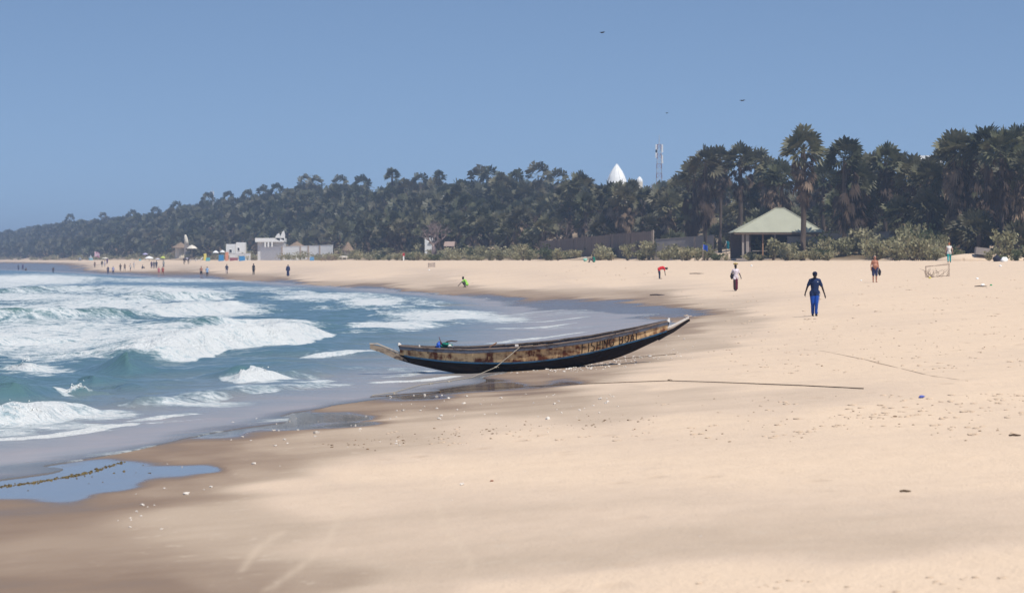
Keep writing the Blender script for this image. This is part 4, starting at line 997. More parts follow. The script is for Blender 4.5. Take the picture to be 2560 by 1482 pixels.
g = MB(); g.box((xs(1925), hd - .4, e * .47), (2 * hw - 1.6, .2, e * .94)); g.build('back_wall', simple('pavilion_dark_wall', (.12, .09, .085), .9), root)
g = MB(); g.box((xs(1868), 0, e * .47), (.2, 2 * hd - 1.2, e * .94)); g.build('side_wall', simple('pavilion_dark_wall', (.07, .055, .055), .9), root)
g = MB(); g.box((0, 0, -.1), (2 * hw - .6, 2 * hd - .6, .3)); g.build('floor_slab', M_grey, root)
g = MB(); g.box((xs(1893), -hd + 1.0, .85), (1.6, .6, .07)); g.build('counter', M_grey, root)
# --- walls and fence
def wall_run(name, label, p0, p1, d0, d1, t0, t1, b0, b1, th, mat, pillars=(), cat='wall'):
    """wall from pixel p0 to p1 with tops t and bottoms b given in pixels"""
    A_ = Vector((*AT(p0, d0)[:2], 0)); B_ = Vector((*AT(p1, d1)[:2], 0)); base = min(gz(A_.x, A_.y), gz(B_.x, B_.y), zpy(max(b0, b1), min(d0, d1))) - .3
    root = empty(name, (A_.x, A_.y, base)); tag(root, label, cat)
    n = (B_ - A_).normalized().cross(Vector((0, 0, 1))) * th / 2; Bl = B_ - A_
    z0, z1 = zpy(t0, d0) - base, zpy(t1, d1) - base
    g = MB(); vs = [Vector((0, 0, 0)) - n, Bl - n, Bl + n, n.copy()]; vt = [vs[0] + Vector((0, 0, z0)), vs[1] + Vector((0, 0, z1)), vs[2] + Vector((0, 0, z1)), vs[3] + Vector((0, 0, z0))]
    g.add(vs + vt, [(3, 2, 1, 0), (4, 5, 6, 7), (0, 1, 5, 4), (1, 2, 6, 5), (2, 3, 7, 6), (3, 0, 4, 7)]); g.build('wall_face', mat, root)
    g = MB(); g.sweep([Vector((0, 0, z0 + .003)), Bl + Vector((0, 0, z1 + .003))], [(-th * .7, 0), (th * .7, 0), (th * .7, .08), (-th * .7, .08)], n.normalized()); g.build('coping', mat, root)
    for q in pillars:
        c = Bl * q; h = z0 + (z1 - z0) * q + .06; g = MB(); g.box((c.x, c.y, h / 2), (th * 1.6, th * 1.6, h)); g.build('pillar', M_post, root)
    return root
wall_run('grey_wall', 'low grey rendered wall between the brown fence and the pavilion', 1640, 1784, crest_d(1640, 8), crest_d(1640, 8) - 4, 600, 589, 630, 630, .22, M_grey, (.68,))
wall_run('grey_wall', 'grey rendered wall half hidden by shrubs right of the pavilion', 2058, 2250, 306, 288, 586, 580, 630, 630, .22, M_grey)
g0 = Vector((*AT(1350, crest_d(1350, 9))[:2], 0)); g1 = Vector((*AT(1629, crest_d(1629, 9))[:2], 0)); nb = 66
root = empty('board_fence', (g0.x, g0.y, gz(g0.x, g0.y))); tag(root, 'tall brown fence of upright boards on the dune left of the grey wall', 'fence')
bmesh_ = MB(); bmesh_.box((0, 0, .5), (1, 1, 1)); BM = bmesh_.mesh('fence_board'); BM.materials.append(M_boardf)
ftop = lambda px: float(np.interp(px, [1350, 1410, 1455, 1500, 1560, 1629], [604, 598, 594, 590, 584, 578]))
step = (g1 - g0) / nb; ang = math.atan2(step.y, step.x)
for i in range(nb):
    c = g0 + step * (i + .5); px = 1350 + 279 * (i + .5) / nb; dd = c.y; zt = zpy(ftop(px), dd) + random.uniform(-.06, .06); z0 = gz(c.x, c.y) - .4
    o = addobj('fence_board', BM, None, root); o.location = (c - Vector((root.location.x, root.location.y, 0))) + Vector((0, random.uniform(-.02, .02), z0 - root.location.z)); o.scale = (step.length * .96, .03, zt - z0); o.rotation_euler = (0, random.uniform(-.012, .012), ang)
for i in range(0, nb + 1, 11):
    c = g0 + step * i; g = MB(); z0 = gz(c.x, c.y) - .4; zt = zpy(ftop(1350 + 279 * i / nb), c.y) + .1
    g.box((c.x - g0.x, c.y - g0.y - .1, (z0 + zt) / 2 - root.location.z), (.12, .1, zt - z0)); g.build('fence_post', M_boardf, root)
dd = crest_d(1633, 8.5); x, y, _ = AT(1633, dd); zt = zpy(575, dd); z0 = gz(x, y) - .2; g = MB(); g.box((0, 0, (zt - z0) * .28), (.34, .34, (zt - z0) * .56)); po = g.build('concrete_post', simple('pink_render', (.42, .31, .25), .9), None, False, (x, y, z0))
g = MB(); g.box((.02, 0, (zt - z0) * .78), (.16, .16, (zt - z0) * .44)); g.build('upper_post', M_post, po); tag(po, 'pale stepped concrete post where the brown fence meets the grey wall', 'post')
# --- white spire domes
def dome(px, pyt, d, hw, h, label):
    x, y, _ = AT(px, d); zt = zpy(pyt, d); g = MB(); N = 12
    # pointed shell: ogive profile
    prof = [(hw * (1 - (i / N) ** 2.1) if i < N else .02, zt - h + h * i / N) for i in range(N + 1)]
    z0 = gz(x, y)
    root = empty('pointed_dome', (x, y, z0)); tag(root, label, 'dome')
    g.lathe([(r, z - z0) for r, z in prof], 20); g.build('shell', M_white, root, True)
    b = MB(); zb_ = zt - h - z0
    if zb_ > .3: b.lathe([(hw * 1.1, -.3), (hw * 1.1, zb_ + .02)], 20); b.build('drum', M_cream, root)
    for i in range(10):
        an = i * math.pi / 5; rb = MB(); rb.tube([Vector((r * 1.005 * math.cos(an), r * 1.005 * math.sin(an), z - z0)) for r, z in prof], .05, 4); rb.build('seam', M_white, root)
dome(1542, 410, 470, 1.8, 4.6, 'tall white pointed dome rising over the palms')
dome(1599, 442, 480, .5, .9, 'small white pointed dome right of the tall white one')
# --- lattice mast
def mast(px, pyt, d, w0, w1, label, h=None, red=True):
    x, y, _ = AT(px, d); z0 = gz(x, y); H = zpy(pyt, d) - z0; root = empty('lattice_mast', (x, y, z0)); tag(root, label, 'mast')
    mr = simple('mast_red', (.34, .13, .12), .6); mw = simple('mast_white', (.55, .54, .55), .6)
    n = 12; cs = [(1, 1), (1, -1), (-1, -1), (-1, 1)]
    P = lambda i, c: Vector((c[0] * (w0 + (w1 - w0) * i / n) / 2, c[1] * (w0 + (w1 - w0) * i / n) / 2, H * .86 * i / n))
    for i in range(n):
        g = MB()
        for j, c in enumerate(cs):
            g.tube([P(i, c), P(i + 1, c)], .055, 4, False); c2 = cs[(j + 1) % 4]; g.tube([P(i, c), P(i + 1, c2)], .028, 3, False); g.tube([P(i + 1, c), P(i + 1, c2)], .028, 3, False)
        g.build('lattice_section', mr if i % 2 and red else mw, root)
    g = MB(); g.tube([(0, 0, H * .86), (0, 0, H)], [.08, .04], 5); g.build('lightning_rod', mw, root)
    for i, (zz, sx) in enumerate(((.80, -1), (.80, 1), (.72, -1), (.64, 1))):
        g = MB(); g.box((sx * (w1 / 2 + .3), -.3, H * zz), (.32, .2, 1.9)); g.build('antenna_panel', M_white, root)
mast(1648, 338, 640, 1.5, .8, 'red and white lattice radio mast above the palms')
mast(531, 466, 1150, .8, .4, 'thin far mast standing over the palms on the ridge', red=False)
# --- buildings
def bld(name, label, px0, px1, pyt, pyb, d, depth, wall, roof=None, windows=(), cat='building', over=.0):
    k = d / FPX; xa, xb = (px0 - 1280) * k, (px1 - 1280) * k; cx = (xa + xb) / 2; zt = zpy(pyt, d); zb = min(zpy(pyb, d), gz(cx, d)) - .3
    root = empty(name, (cx, d, zb)); tag(root, label, cat); H = zt - zb; w_ = xb - xa
    g = MB(); g.box((0, depth / 2, H / 2), (w_, depth, H)); g.build('wall', wall, root)
    if roof: g = MB(); g.box((0, depth / 2, H + .09), (w_ + over * 2, depth + over * 2, .18)); g.build('roof_slab', roof, root)
    for (u, v, ww, wh) in windows:
        g = MB(); g.box(((u - .5) * w_, .02, v * H), (ww, .12, wh)); wn = g.build('window', M_dark, root)
        f = MB()
        for q in (-1, 1): f.box(((u - .5) * w_ + q * ww / 2, -.05, v * H), (.07, .1, wh + .1)); f.box(((u - .5) * w_, -.05, v * H + q * wh / 2), (ww - .08, .1, .07))
        f.build('frame', M_white, wn)
    return root, w_, H
bld('white_block', 'white flat roofed building top showing over the palms at right', 2299, 2333, 392, 440, 420, 5, M_white, M_white, [(.2, .93, .5, .5), (.75, .93, .5, .5)])
bld('white_block', 'low white roof edge beside the white building top at right', 2336, 2356, 393, 440, 424, 5, M_white, M_white, [(.5, .92, .4, .4)])
# villa with horns
d = crest_d(680, 11); k = d / FPX
root, w_, H = bld('white_villa', 'white flat roofed villa with two curved horns on its parapet', 644, 710, 605, 632, d, 6, simple('villa_shade_paint', (.66, .66, .66), .8), None, [(.32, .62, .5, 1.0), (.5, .6, .5, 1.2), (.68, .62, .9, .9)], 'villa')  # shade below the parapet is put into the wall's grey base colour
g = MB(); g.box((-.2, 2.6, H + .45), (w_ + .6, 7, .9)); g.build('parapet', M_white, root)
for u, s_, h in ((.78, -1, 1.1), (.97, -1, 1.7)):
    g = MB(); x0 = (u - .5) * w_; pts = [(x0 - .75, -.9, H + .85), (x0 - .45, -.9, H + .85 + h * .45), (x0 - .1, -.9, H + .85 + h * .9), (x0 + .25, -.9, H + .9 + h), (x0 + .45, -.9, H + .85 + h * .5), (x0 + .45, -.9, H + .2)]
    vs = [Vector(p) for p in pts] + [Vector(p) + Vector((0, .6, 0)) for p in pts]; n = len(pts)
    g.add(vs, [tuple(range(n)), tuple(range(2 * n - 1, n - 1, -1))] + [(i, (i + 1) % n, n + (i + 1) % n, n + i) for i in range(n)]); g.build('horn', M_white, root)
for u in (.3, .42, .56): g = MB(); g.box(((u - .5) * w_, -.7, H * .5), (.35, .35, H)); g.build('column', M_white, root)
wd = crest_d(720, 5.5)
wall_run('white_wall', 'painted shade-grey end of the long white wall below the villa', 652, 703, wd + 6, wd + 2, 619, 617, 642, 642, .2, simple('villa_shade_paint', (.66, .66, .66), .8))  # white wall's shaded end, its shade painted in as grey
wall_run('white_wall', 'long white painted garden wall right of the villa', 705, 771, wd + 2, wd, 617, 615, 642, 642, .2, M_white, (.0, .7, 1.0))
wall_run('white_wall', 'bright white end of the garden wall left of the thatched hut', 773, 832, wd, wd - 2, 615, 613, 642, 642, .2, M_white, (.45,))
wall_run('white_wall', 'low white wall behind the blue beach screens', 574, 626, crest_d(600, 4), crest_d(600, 4) - 2, 634, 634, 650, 650, .2, M_white)
bld('white_cottage', 'small white cottage between palms left of the villa', 565, 588, 612, 634, crest_d(575, 9), 4, M_white, M_white, [(.5, .6, .6, .8)])
bld('white_cottage', 'white cottage wall glimpsed right beside the villa palms', 590, 612, 606, 632, crest_d(600, 10), 4, M_white, None, [(.3, .6, .5, .8)])
bld('white_shed', 'small white shed beside the bare spreading tree', 1062, 1082, 597, 618, crest_d(1072, 11), 3, M_white, M_white, [(.6, .75, .5, .3)])
bld('hill_house', 'white house gable showing high among the hillside palms', 1101, 1111, 492, 508, 560, 3, M_cream, M_white, [(.7, .93, .35, .4)], 'house')
# thatched roofs
def hut(px, pyt, pye, hwpx, d, label, pyb=640):
    k = d / FPX; x, y, _ = AT(px, d); z0 = min(gz(x, y), zpy(pyb, d)) - .2; root = empty('thatched_hut', (x, y, z0)); tag(root, label, 'hut')
    r = hwpx * k; e = zpy(pye, d) - z0; t = zpy(pyt, d) - z0
    g = MB(); g.lathe([(r, e), (r * .99, e + .12), (r * .5, e + (t - e) * .55), (.12, t)], 18); g.build('thatch_roof', M_thatch, root)
    for i in range(6): a_ = i * math.pi / 3 + .3; g = MB(); g.tube([(r * .85 * math.cos(a_), r * .85 * math.sin(a_), 0), (r * .85 * math.cos(a_), r * .85 * math.sin(a_), e + .1)], .07, 5); g.build('post', M_post, root)
    g = MB(); g.lathe([(r * .6, 0), (r * .6, e)], 14); g.build('wall', M_cream, root)
hut(870, 605, 628, 16, crest_d(870, 7), 'conical thatched hut at the right end of the white wall')
hut(742, 604, 616, 20, crest_d(742, 13), 'low thatched roof behind the long white wall')
hut(452, 606, 620, 24, crest_d(452, 9), 'wide grey thatched shelter left of the big white parasol')
hut(775, 584, 610, 26, crest_d(775, 20), 'tall thatched roof under the palms behind the white wall')
x, y, z0, d = base_at(1124, 9); g = MB(); root = empty('lean_to', (x, y, z0 - .1)); tag(root, 'low brown sloping roof shelter right of the bare spreading tree', 'shelter')
h = zpy(606, d) - z0; vs = [(-.95, -.8, h - .5), (.8, -.8, h - .5), (.85, .9, h + .25), (-.8, .9, h + .25)]; panel(vs, 'roof_sheet', simple('pinkish_roof', (.34, .25, .21), .8), root, .05)
for q in ((-.8, -.7), (.7, -.7), (.7, .8), (-.7, .8)): g = MB(); g.tube([(q[0], q[1], 0), (q[0], q[1], h - .4 + .4 * q[1])], .05, 5); g.build('post', M_post, root)
# cream sculpted pillar on a plinth
x, y, z0, d = base_at(468, 10); zt = zpy(587, d); root = empty('cream_monument', (x, y, z0)); tag(root, 'cream white rounded monument standing among the palms at left', 'monument'); H = zt - z0
g = MB(); g.tube([(-.1, 0, H * .55), (-.25, 0, H * .75), (-.45, 0, H * .9), (-.5, 0, H)], [.62, .55, .42, .2], 10); g.build('figure', M_cream, root, True)
g = MB(); g.box((0, 0, H * .28), (1.5, 1.3, H * .56)); g.build('plinth', M_grey, root)
# --- parasols, tents, screens and flags on the far beach
def parasol(px, pyt, d, r, h, mat, label, pole=None, z=None):
    x, y, _ = AT(px, d); z0 = gz(x, y) if z is None else z; zt = zpy(pyt, d); root = empty('parasol', (x, y, z0)); tag(root, label, 'parasol'); t = zt - z0
    g = MB(); N = 8; vs = [(0, 0, t)] + [(r * math.cos(i * math.pi / 4) * q, r * math.sin(i * math.pi / 4) * q, t - h * q ** 1.5) for q in (.55, 1.0) for i in range(N)]
    fs = [(0, 1 + i, 1 + (i + 1) % N) for i in range(N)] + [(1 + i, 9 + i, 9 + (i + 1) % N, 1 + (i + 1) % N) for i in range(N)]; g.add(vs, fs)
    vs2 = [(a, b, c - .05) for a, b, c in vs]; g.add(vs2, [tuple(reversed(f)) for f in fs]); g.build('canopy', mat, root)
    g = MB(); g.tube([(0, 0, 0), (0, 0, t - .05)], .05, 6); g.build('pole', pole or M_post, root)
cd = crest_d
parasol(480, 612, cd(480, 6), 1.45, .95, M_cream, 'big cream white parasol over the far beach bar')
parasol(373, 640, cd(373, -2.5), 1.25, .62, M_white, 'white parasol behind the group of dark clad people')
parasol(407, 640, cd(407, -2), .75, .5, simple('yellow_green_cloth', (.50, .58, .10), .7), 'yellow green parasol right of the white parasol')
parasol(363, 632, cd(363, 1), .8, .45, simple('lilac_cloth', (.45, .42, .62), .7), 'lilac parasol raised above the white parasol')
parasol(539, 626, cd(539, 4), .8, .55, M_white, 'small white parasol left of the villa')
parasol(556, 625, cd(556, 5), .7, .5, M_white, 'white parasol close beside the white cottage')
parasol(263, 643, cd(263, -1.5), 1.1, .4, M_cream, 'pale sunshade over a small group of people at far left')
parasol(394, 645, cd(394, 0), .8, .35, simple('pale_lilac_cloth', (.55, .53, .6), .7), 'faded grey parasol between white and yellow parasols')
def flag(px, pyt, pyb, d, fw, fh, mat, label, side=1, name='flag', polemat=None, wind=.15):
    x, y, _ = AT(px, d); z0 = min(gz(x, y), zpy(pyb, d)); t = zpy(pyt, d) - z0; root = empty(name, (x, y, z0 - .1)); tag(root, label, 'flag')
    g = MB(); g.tube([(0, 0, 0), (.02, 0, t)], [.04, .03], 6); g.build('pole', polemat or M_post, root)
    if mat is None: return
    n = 8; g = MB(); vs = []
    for j in (0, 1):
        for i in range(n): u = i / (n - 1); vs.append((side * u * fw, wind * math.sin(u * 5), t - .05 - j * fh - .25 * fw * u * u - j * u * .1))
    vs += [(a, b + .015, c) for a, b, c in vs]
    fs = [(i, i + 1, n + i + 1, n + i) for i in range(n - 1)] + [(2 * n + i, 3 * n + i, 3 * n + i + 1, 2 * n + i + 1) for i in range(n - 1)]; g.add(vs, fs); g.build('cloth', mat, root)
flag(1757, 608, 645, cd(1757, 3), .52, .52, simple('flag_blue', (.02, .10, .55), .7), 'small bright blue flag on a pole before the grey wall')
flag(1815, 599, 640, cd(1815, 4), .35, .75, simple('flag_teal', (.02, .36, .42), .7), 'teal flag on a pole left of the pavilion')
t_ = NT('pink_white_cloth'); pink = t_.surf(t_.bsdf(t_.ramp(t_.noise(t_.coord(), 1.2, 2), [(.42, (.42, .10, .19)), (.52, (.70, .55, .62))]), .7))
flag(236, 628, 652, cd(236, 2), 1.7, 1.55, pink, 'pink and white flag flying over the far beach')
flag(181, 622, 655, cd(181, 1), 0, 0, None, 'tall bare grey pole on the far beach at left', name='bare_pole')
def tent(px, pyt, d, r, mat, label, band=None):
    x, y, _ = AT(px, d); z0 = gz(x, y); t = zpy(pyt, d) - z0; root = empty('beach_tent', (x, y, z0)); tag(root, label, 'tent')
    g = MB(); g.lathe([(r, 0), (r * .95, t * .4), (r * .3, t * .75), (.03, t)], 6); g.build('canvas', mat, root)
    if band: g = MB(); g.lathe([(r * 1.01, .02), (r * .97, t * .36)], 6); g.build('band', band, root)
tent(200, 641, cd(200, -1), .55, simple('grey_canvas', (.22, .23, .25), .8), 'small grey beach tent right of the bare pole')
tent(227, 637, cd(227, 0), .7, simple('pale_grey_canvas', (.36, .38, .40), .8), 'pointed grey tent with pale blue foot left of the pink flag', simple('pale_blue_canvas', (.20, .44, .52), .8))
tent(350, 647, cd(350, -1), .3, simple('turquoise_canvas', (.06, .42, .56), .8), 'small turquoise tent left of the white parasol')
def screen(px0, px1, pyt, pyb, d, mat, label, lean=.25):
    k = d / FPX; xa, xb = (px0 - 1280) * k, (px1 - 1280) * k; c = (xa + xb) / 2; z0 = min(gz(c, d), zpy(pyb, d)); h = zpy(pyt, d) - z0; w_ = xb - xa; root = empty('beach_screen', (c, d, z0)); tag(root, label, 'screen')
    panel([(-w_ / 2, 0, 0), (w_ / 2, 0, 0), (w_ / 2 - lean * .4, .35, h), (-w_ / 2 + lean * .2, .35, h)], 'cloth', mat, root, .03)
    for q in (-1, 1): g = MB(); g.tube([(q * w_ / 2, .06, -.2), (q * (w_ / 2 - .1), .42, h + .08)], .035, 5); g.build('stake', M_post, root)
bl = simple('screen_blue', (.04, .20, .42), .7); tl = simple('screen_teal', (.10, .32, .34), .7)
screen(546, 560, 637, 658, cd(553, -1.5), bl, 'upright blue beach screen left of the orange banner')
screen(563, 571, 630, 657, cd(567, -1), simple('banner_orange', (.60, .26, .16), .7), 'tall orange banner between the blue screens', 0)
screen(597, 613, 640, 656, cd(605, -1), bl, 'dark blue beach screen at the right end of the stalls')
screen(514, 526, 644, 658, cd(520, -1.5), tl, 'teal beach screen right of the white loungers')
screen(574, 594, 644, 656, cd(584, -.5), simple('screen_maroon', (.22, .07, .08), .7), 'maroon stall cloth between the blue screens', 0)
screen(774, 786, 642, 656, cd(780, -.5), simple('screen_pale_blue', (.10, .24, .40), .7), 'pale blue screen alone before the dune scrub')
screen(509, 516, 634, 648, cd(512, 1), simple('board_yellow', (.62, .52, .10), .7), 'small yellow board above the teal screen', 0)
def lounger(px, py, d, label, L=1.9, rz=0.0):
    x, y, _ = AT(px, d); z0 = gz(x, y); root = empty('sun_lounger', (x, y, z0), rz); tag(root, label, 'lounger')
    g = MB(); g.box((-.25, 0, .36), (1.3, .6, .07)); g.build('seat', M_white, root); g = MB(); g.box((.62, 0, .62), (.75, .6, .06), Matrix.Rotation(-.8, 3, 'Y')); g.build('backrest', M_white, root)
    for q in ((-.8, -.25), (-.8, .25), (.35, -.25), (.35, .25)): g = MB(); g.tube([(q[0], q[1], -.05), (q[0], q[1], .34)], .04, 5); g.build('leg', M_white, root)
lounger(484, 655, cd(484, -2), 'white sun lounger below the big cream parasol, left one'); lounger(498, 654, cd(498, -1.5), 'white sun lounger below the big cream parasol, right one', rz=.4)
# --- things on the beach
P0 = GP(2318, 694); P1 = GP(2372, 690)
root = empty('wire_cage', (P0[0], P0[1], P0[2])); tag(root, 'rusty wire frame cage filled with branches on the dry sand at right', 'cage')
k = P0[1] / FPX; w_ = 56 * k; h = 28 * k; mw = simple('rusty_wire', (.14, .08, .055), .8, .2)
for nm, a_, b_ in (('frame_rod', (-.05, 0, 0), (-.08, 0, h * .95)), ('frame_rod', (w_, .1, .05), (w_, .1, h + .18)), ('frame_rod', (-.08, 0, h * .95), (w_, .1, h + .18)), ('frame_rod', (-.05, 0, .04), (w_, .1, .12)),
                   ('frame_rod', (0, .8, 0), (0, .8, h)), ('frame_rod', (w_ + .05, .9, .05), (w_ + .05, .9, h + .1)), ('frame_rod', (0, .8, h), (w_ + .05, .9, h + .1)), ('frame_rod', (-.08, 0, h * .95), (0, .8, h)), ('frame_rod', (w_, .1, h + .18), (w_ + .05, .9, h + .1))):
    g = MB(); g.tube([a_, b_], .013, 5); g.build(nm, mw, root)
rdc = random.Random(4)
for i in range(16):
    x0 = rdc.uniform(.05, w_ - .1); g = MB(); p = Vector((x0, rdc.uniform(.1, .7), .02)); q = [p]; dx = rdc.uniform(-.5, .5)
    for j in range(4): p = p + Vector((dx * .3 + rdc.gauss(0, .08), rdc.gauss(0, .06), h * rdc.uniform(.12, .25))); q.append(p)
    g.tube(q, [.016, .015, .013, .011, .007], 4); g.build('branch', mw, root)
def lump(name, px, py, r, mat, label, cat, n=9, jit=.25, dz=.4, d=None):
    a_ = GP(px, py) if d is None else (*AT(px, d)[:2], gz(*AT(px, d)[:2])); g = MB(); g.ball((0, 0, r[2] * dz), r, n, 6, jit, px); return tag(g.build(name, mat, None, True, a_), label, cat)
lump('yellow_tub', 2325, 696, (.09, .09, .07), simple('yellow_plastic', (.65, .55, .05), .5), 'small yellow tub at the foot of the wire cage', 'tub')
lump('plastic_bottle', 2457, 714, (.11, .06, .07), M_white, 'white plastic bottle on the dark plank in the sand', 'bottle')
lump('green_bottle', 2478, 714, (.08, .05, .05), simple('green_plastic', (.02, .28, .10), .4), 'green bottle lying right of the plank', 'bottle')
stick('litter_plank', 2452, 717, .75, 'dark plank half buried in the sand at right', (.08, .06, .05), .035, .35)
lump('white_scrap', 2443, 698, (.10, .07, .06), M_white, 'white scrap on the sand above the plank', 'litter'); lump('white_scrap', 2501, 666, (.12, .08, .08), M_white, 'white scrap near the right edge below the leafy bush', 'litter')
lump('white_scrap', 2153, 702, (.07, .05, .05), M_white, 'tiny white scrap left of the man in shorts', 'litter'); lump('white_scrap', 1879, 666, (.10, .08, .10), M_white, 'white scrap right of the walking woman with the basket', 'litter')
lump('white_scrap', 1073, 676, (.12, .1, .08), M_white, 'white scrap below the driftwood crate', 'litter')
lump('sand_bag', 2492, 647, (.32, .25, .38), simple('dark_navy_bag', (.02, .02, .035), .8), 'dark bundle beside the white sack at the right edge', 'bundle', d=cd(2492, -1)); lump('white_sack', 2510, 650, (.30, .25, .26), M_white, 'white sack beside the dark bundle at the right edge', 'sack', d=cd(2510, -1.2))
x, y, z0, d = base_at(2456, 4); g = MB(); g.box((0, 0, .25), (1.25, .9, .62), Matrix.Rotation(.12, 3, 'Y')); o = g.build('concrete_block', M_grey, None, False, (x, y, zpy(634, d) - .05)); tag(o, 'grey concrete block tilted on the sand mound at right', 'block')
# the little sand mound under it
g = MB(); g.ball((0, 0, 0), (4.2, 2.2, .75), 20, 8, .06, 3); o = g.build('sand_mound', bpy.data.materials['sand'], None, True, (x + .3, y + 1.5, z0 - .1)); tag(o, 'bare sand mound under the grey concrete block', 'mound', kind='structure')
a_ = GP(1079, 668); root = empty('driftwood_crate', a_); tag(root, 'grey driftwood crate on the pale sand before the hillside', 'crate')
for i in range(4): g = MB(); g.box((0, -.4, .12 + i * .14), (1.0, .04, .11), Matrix.Rotation(-.06, 3, 'Y')); g.build('slat', M_post, root)
for q in (-.45, .45): g = MB(); g.box((q, 0, .3), (.06, .8, .6)); g.build('side', M_boardf, root)
x, y, z0, d = base_at(1463, -1.5); z0 = zpy(662, d); root = empty('teal_bucket', (x, y, gz(x, y))); tag(root, 'pale teal round basket on the sand left of the seated person', 'basket')
g = MB(); g.lathe([(.14, 0), (.23, .18), (.24, .36), (.2, .37), (.18, .2), (.1, .04)], 12); g.build('bowl', simple('pale_teal', (.30, .62, .53), .6), root, True); g = MB(); g.tube([(.22, 0, .34), (.16, 0, .5), (0, 0, .56), (-.16, 0, .5), (-.22, 0, .34)], .018, 5); g.build('handle', M_white, root)
# warning post, timber heap, goat, horse
x, y, z0, d = base_at(1009, .5); root = empty('marker_post', (x, y, z0)); tag(root, 'short post with red top and white foot on the dune edge', 'post')
g = MB(); g.box((0, 0, .35), (.22, .22, .7)); g.build('foot', M_white, root); g = MB(); g.box((.02, 0, .95), (.34, .2, .5)); g.build('top', simple('marker_red', (.42, .05, .05), .6), root)
x, y, z0, d = base_at(822, -.3); root = empty('timber_heap', (x, y, z0)); tag(root, 'heap of old boat timbers and branches at the dune foot', 'heap'); rdc = random.Random(9)
for i in range(14):
    g = MB(); p = Vector((rdc.uniform(-1.6, 1.6), rdc.uniform(-.5, .5), .1)); dv = Vector((rdc.uniform(-1, 1), rdc.uniform(-.3, .3), rdc.uniform(.2, 1.0))).normalized() * rdc.uniform(.9, 1.9); g.tube([p - dv * .2, p + dv], [.07, .045], 5); g.build('timber', M_boardf if i % 2 else M_thatch, root)
def quadruped(px, d, L, H, mat, label, name, rz, patch=None, cat='animal', lower=False):
    x, y, _ = AT(px, d); z0 = gz(x, y); root = empty(name, (x, y, z0), rz); tag(root, label, cat); g = MB(); leg = H * .52; r = H * .17
    g.tube([(-L * .44, 0, leg + r * 1.3), (-L * .36, 0, leg + r), (-L * .1, 0, leg + r * .85), (L * .2, 0, leg + r * .9), (L * .4, 0, leg + r * 1.25)], [r * .5, r * .95, r * 1.0, r * 1.08, r * .7], 10)
    nk = [(L * .34, 0, leg + r * 1.4), (L * .5, 0, leg + r * 2.2), (L * .62, 0, H * .97)] if not lower else [(L * .34, 0, leg + r * 1.2), (L * .52, 0, leg + r * 1.2), (L * .66, 0, leg + r * .9)]
    g.tube(nk, [r * .8, r * .5, r * .42], 8); e = Vector(nk[-1]); g.tube([e, e + Vector((L * .12, 0, -H * .07)), e + Vector((L * .2, 0, -H * .12))], [r * .48, r * .36, r * .24], 8)
    for s_ in (-1, 1): g.tube([e + Vector((-.02, s_ * r * .3, r * .3)), e + Vector((-.05, s_ * r * .5, r * .75))], [r * .16, r * .05], 5)
    for s_ in (-1, 1):
        g.tube([(-L * .36, s_ * r * .5, leg + r * .6), (-L * .28, s_ * r * .55, leg * .68), (-L * .40, s_ * r * .55, leg * .38), (-L * .37, s_ * r * .55, 0)], [r * .55, r * .36, r * .2, r * .17], 7)
        g.tube([(L * .33, s_ * r * .5, leg + r * .5), (L * .33, s_ * r * .5, leg * .5), (L * .34 + s_ * .05, s_ * r * .5, 0)], [r * .45, r * .24, r * .17], 7)
    g.tube([(-L * .45, 0, leg + r * 1.4), (-L * .52, 0, leg + r * .4), (-L * .53, 0, leg * .55)], [r * .14, r * .16, r * .08], 5)
    rm = remesh(g.mesh('body'), H * .022); addobj('body', rm, mat, root)
    if patch: b = MB(); b.tube([(-L * .12, 0, leg + r * .95), (L * .12, 0, leg + r * .98)], r * 1.08, 12); b.build('saddle_cloth', patch, root)
TS = bpy.data.scenes.new('workbench')
def remesh(me, vox, smooth=3):
    o = bpy.data.objects.new('tmp', me); TS.collection.objects.link(o); m = o.modifiers.new('r', 'REMESH'); m.mode = 'VOXEL'; m.voxel_size = vox; m.use_smooth_shade = True
    if smooth: s = o.modifiers.new('s', 'SMOOTH'); s.factor = .5; s.iterations = smooth
    TS.view_layers[0].update(); dg = TS.view_layers[0].depsgraph; r = bpy.data.meshes.new_from_object(o.evaluated_get(dg)); bpy.data.objects.remove(o)
    r.materials.clear(); return r
quadruped(466, crest_d(466, -7), 2.1, 1.75, simple('dark_hide', (.06, .045, .05), .7), 'dark horse with grey saddle cloth standing on the far sand', 'horse', R(55), simple('grey_cloth', (.33, .32, .38), .8), 'horse')
quadruped(861, crest_d(861, -.3), 1.15, .95, simple('white_hide', (.66, .62, .55), .8), 'small white goat before the thatched hut', 'goat', R(180), None, 'goat', True)
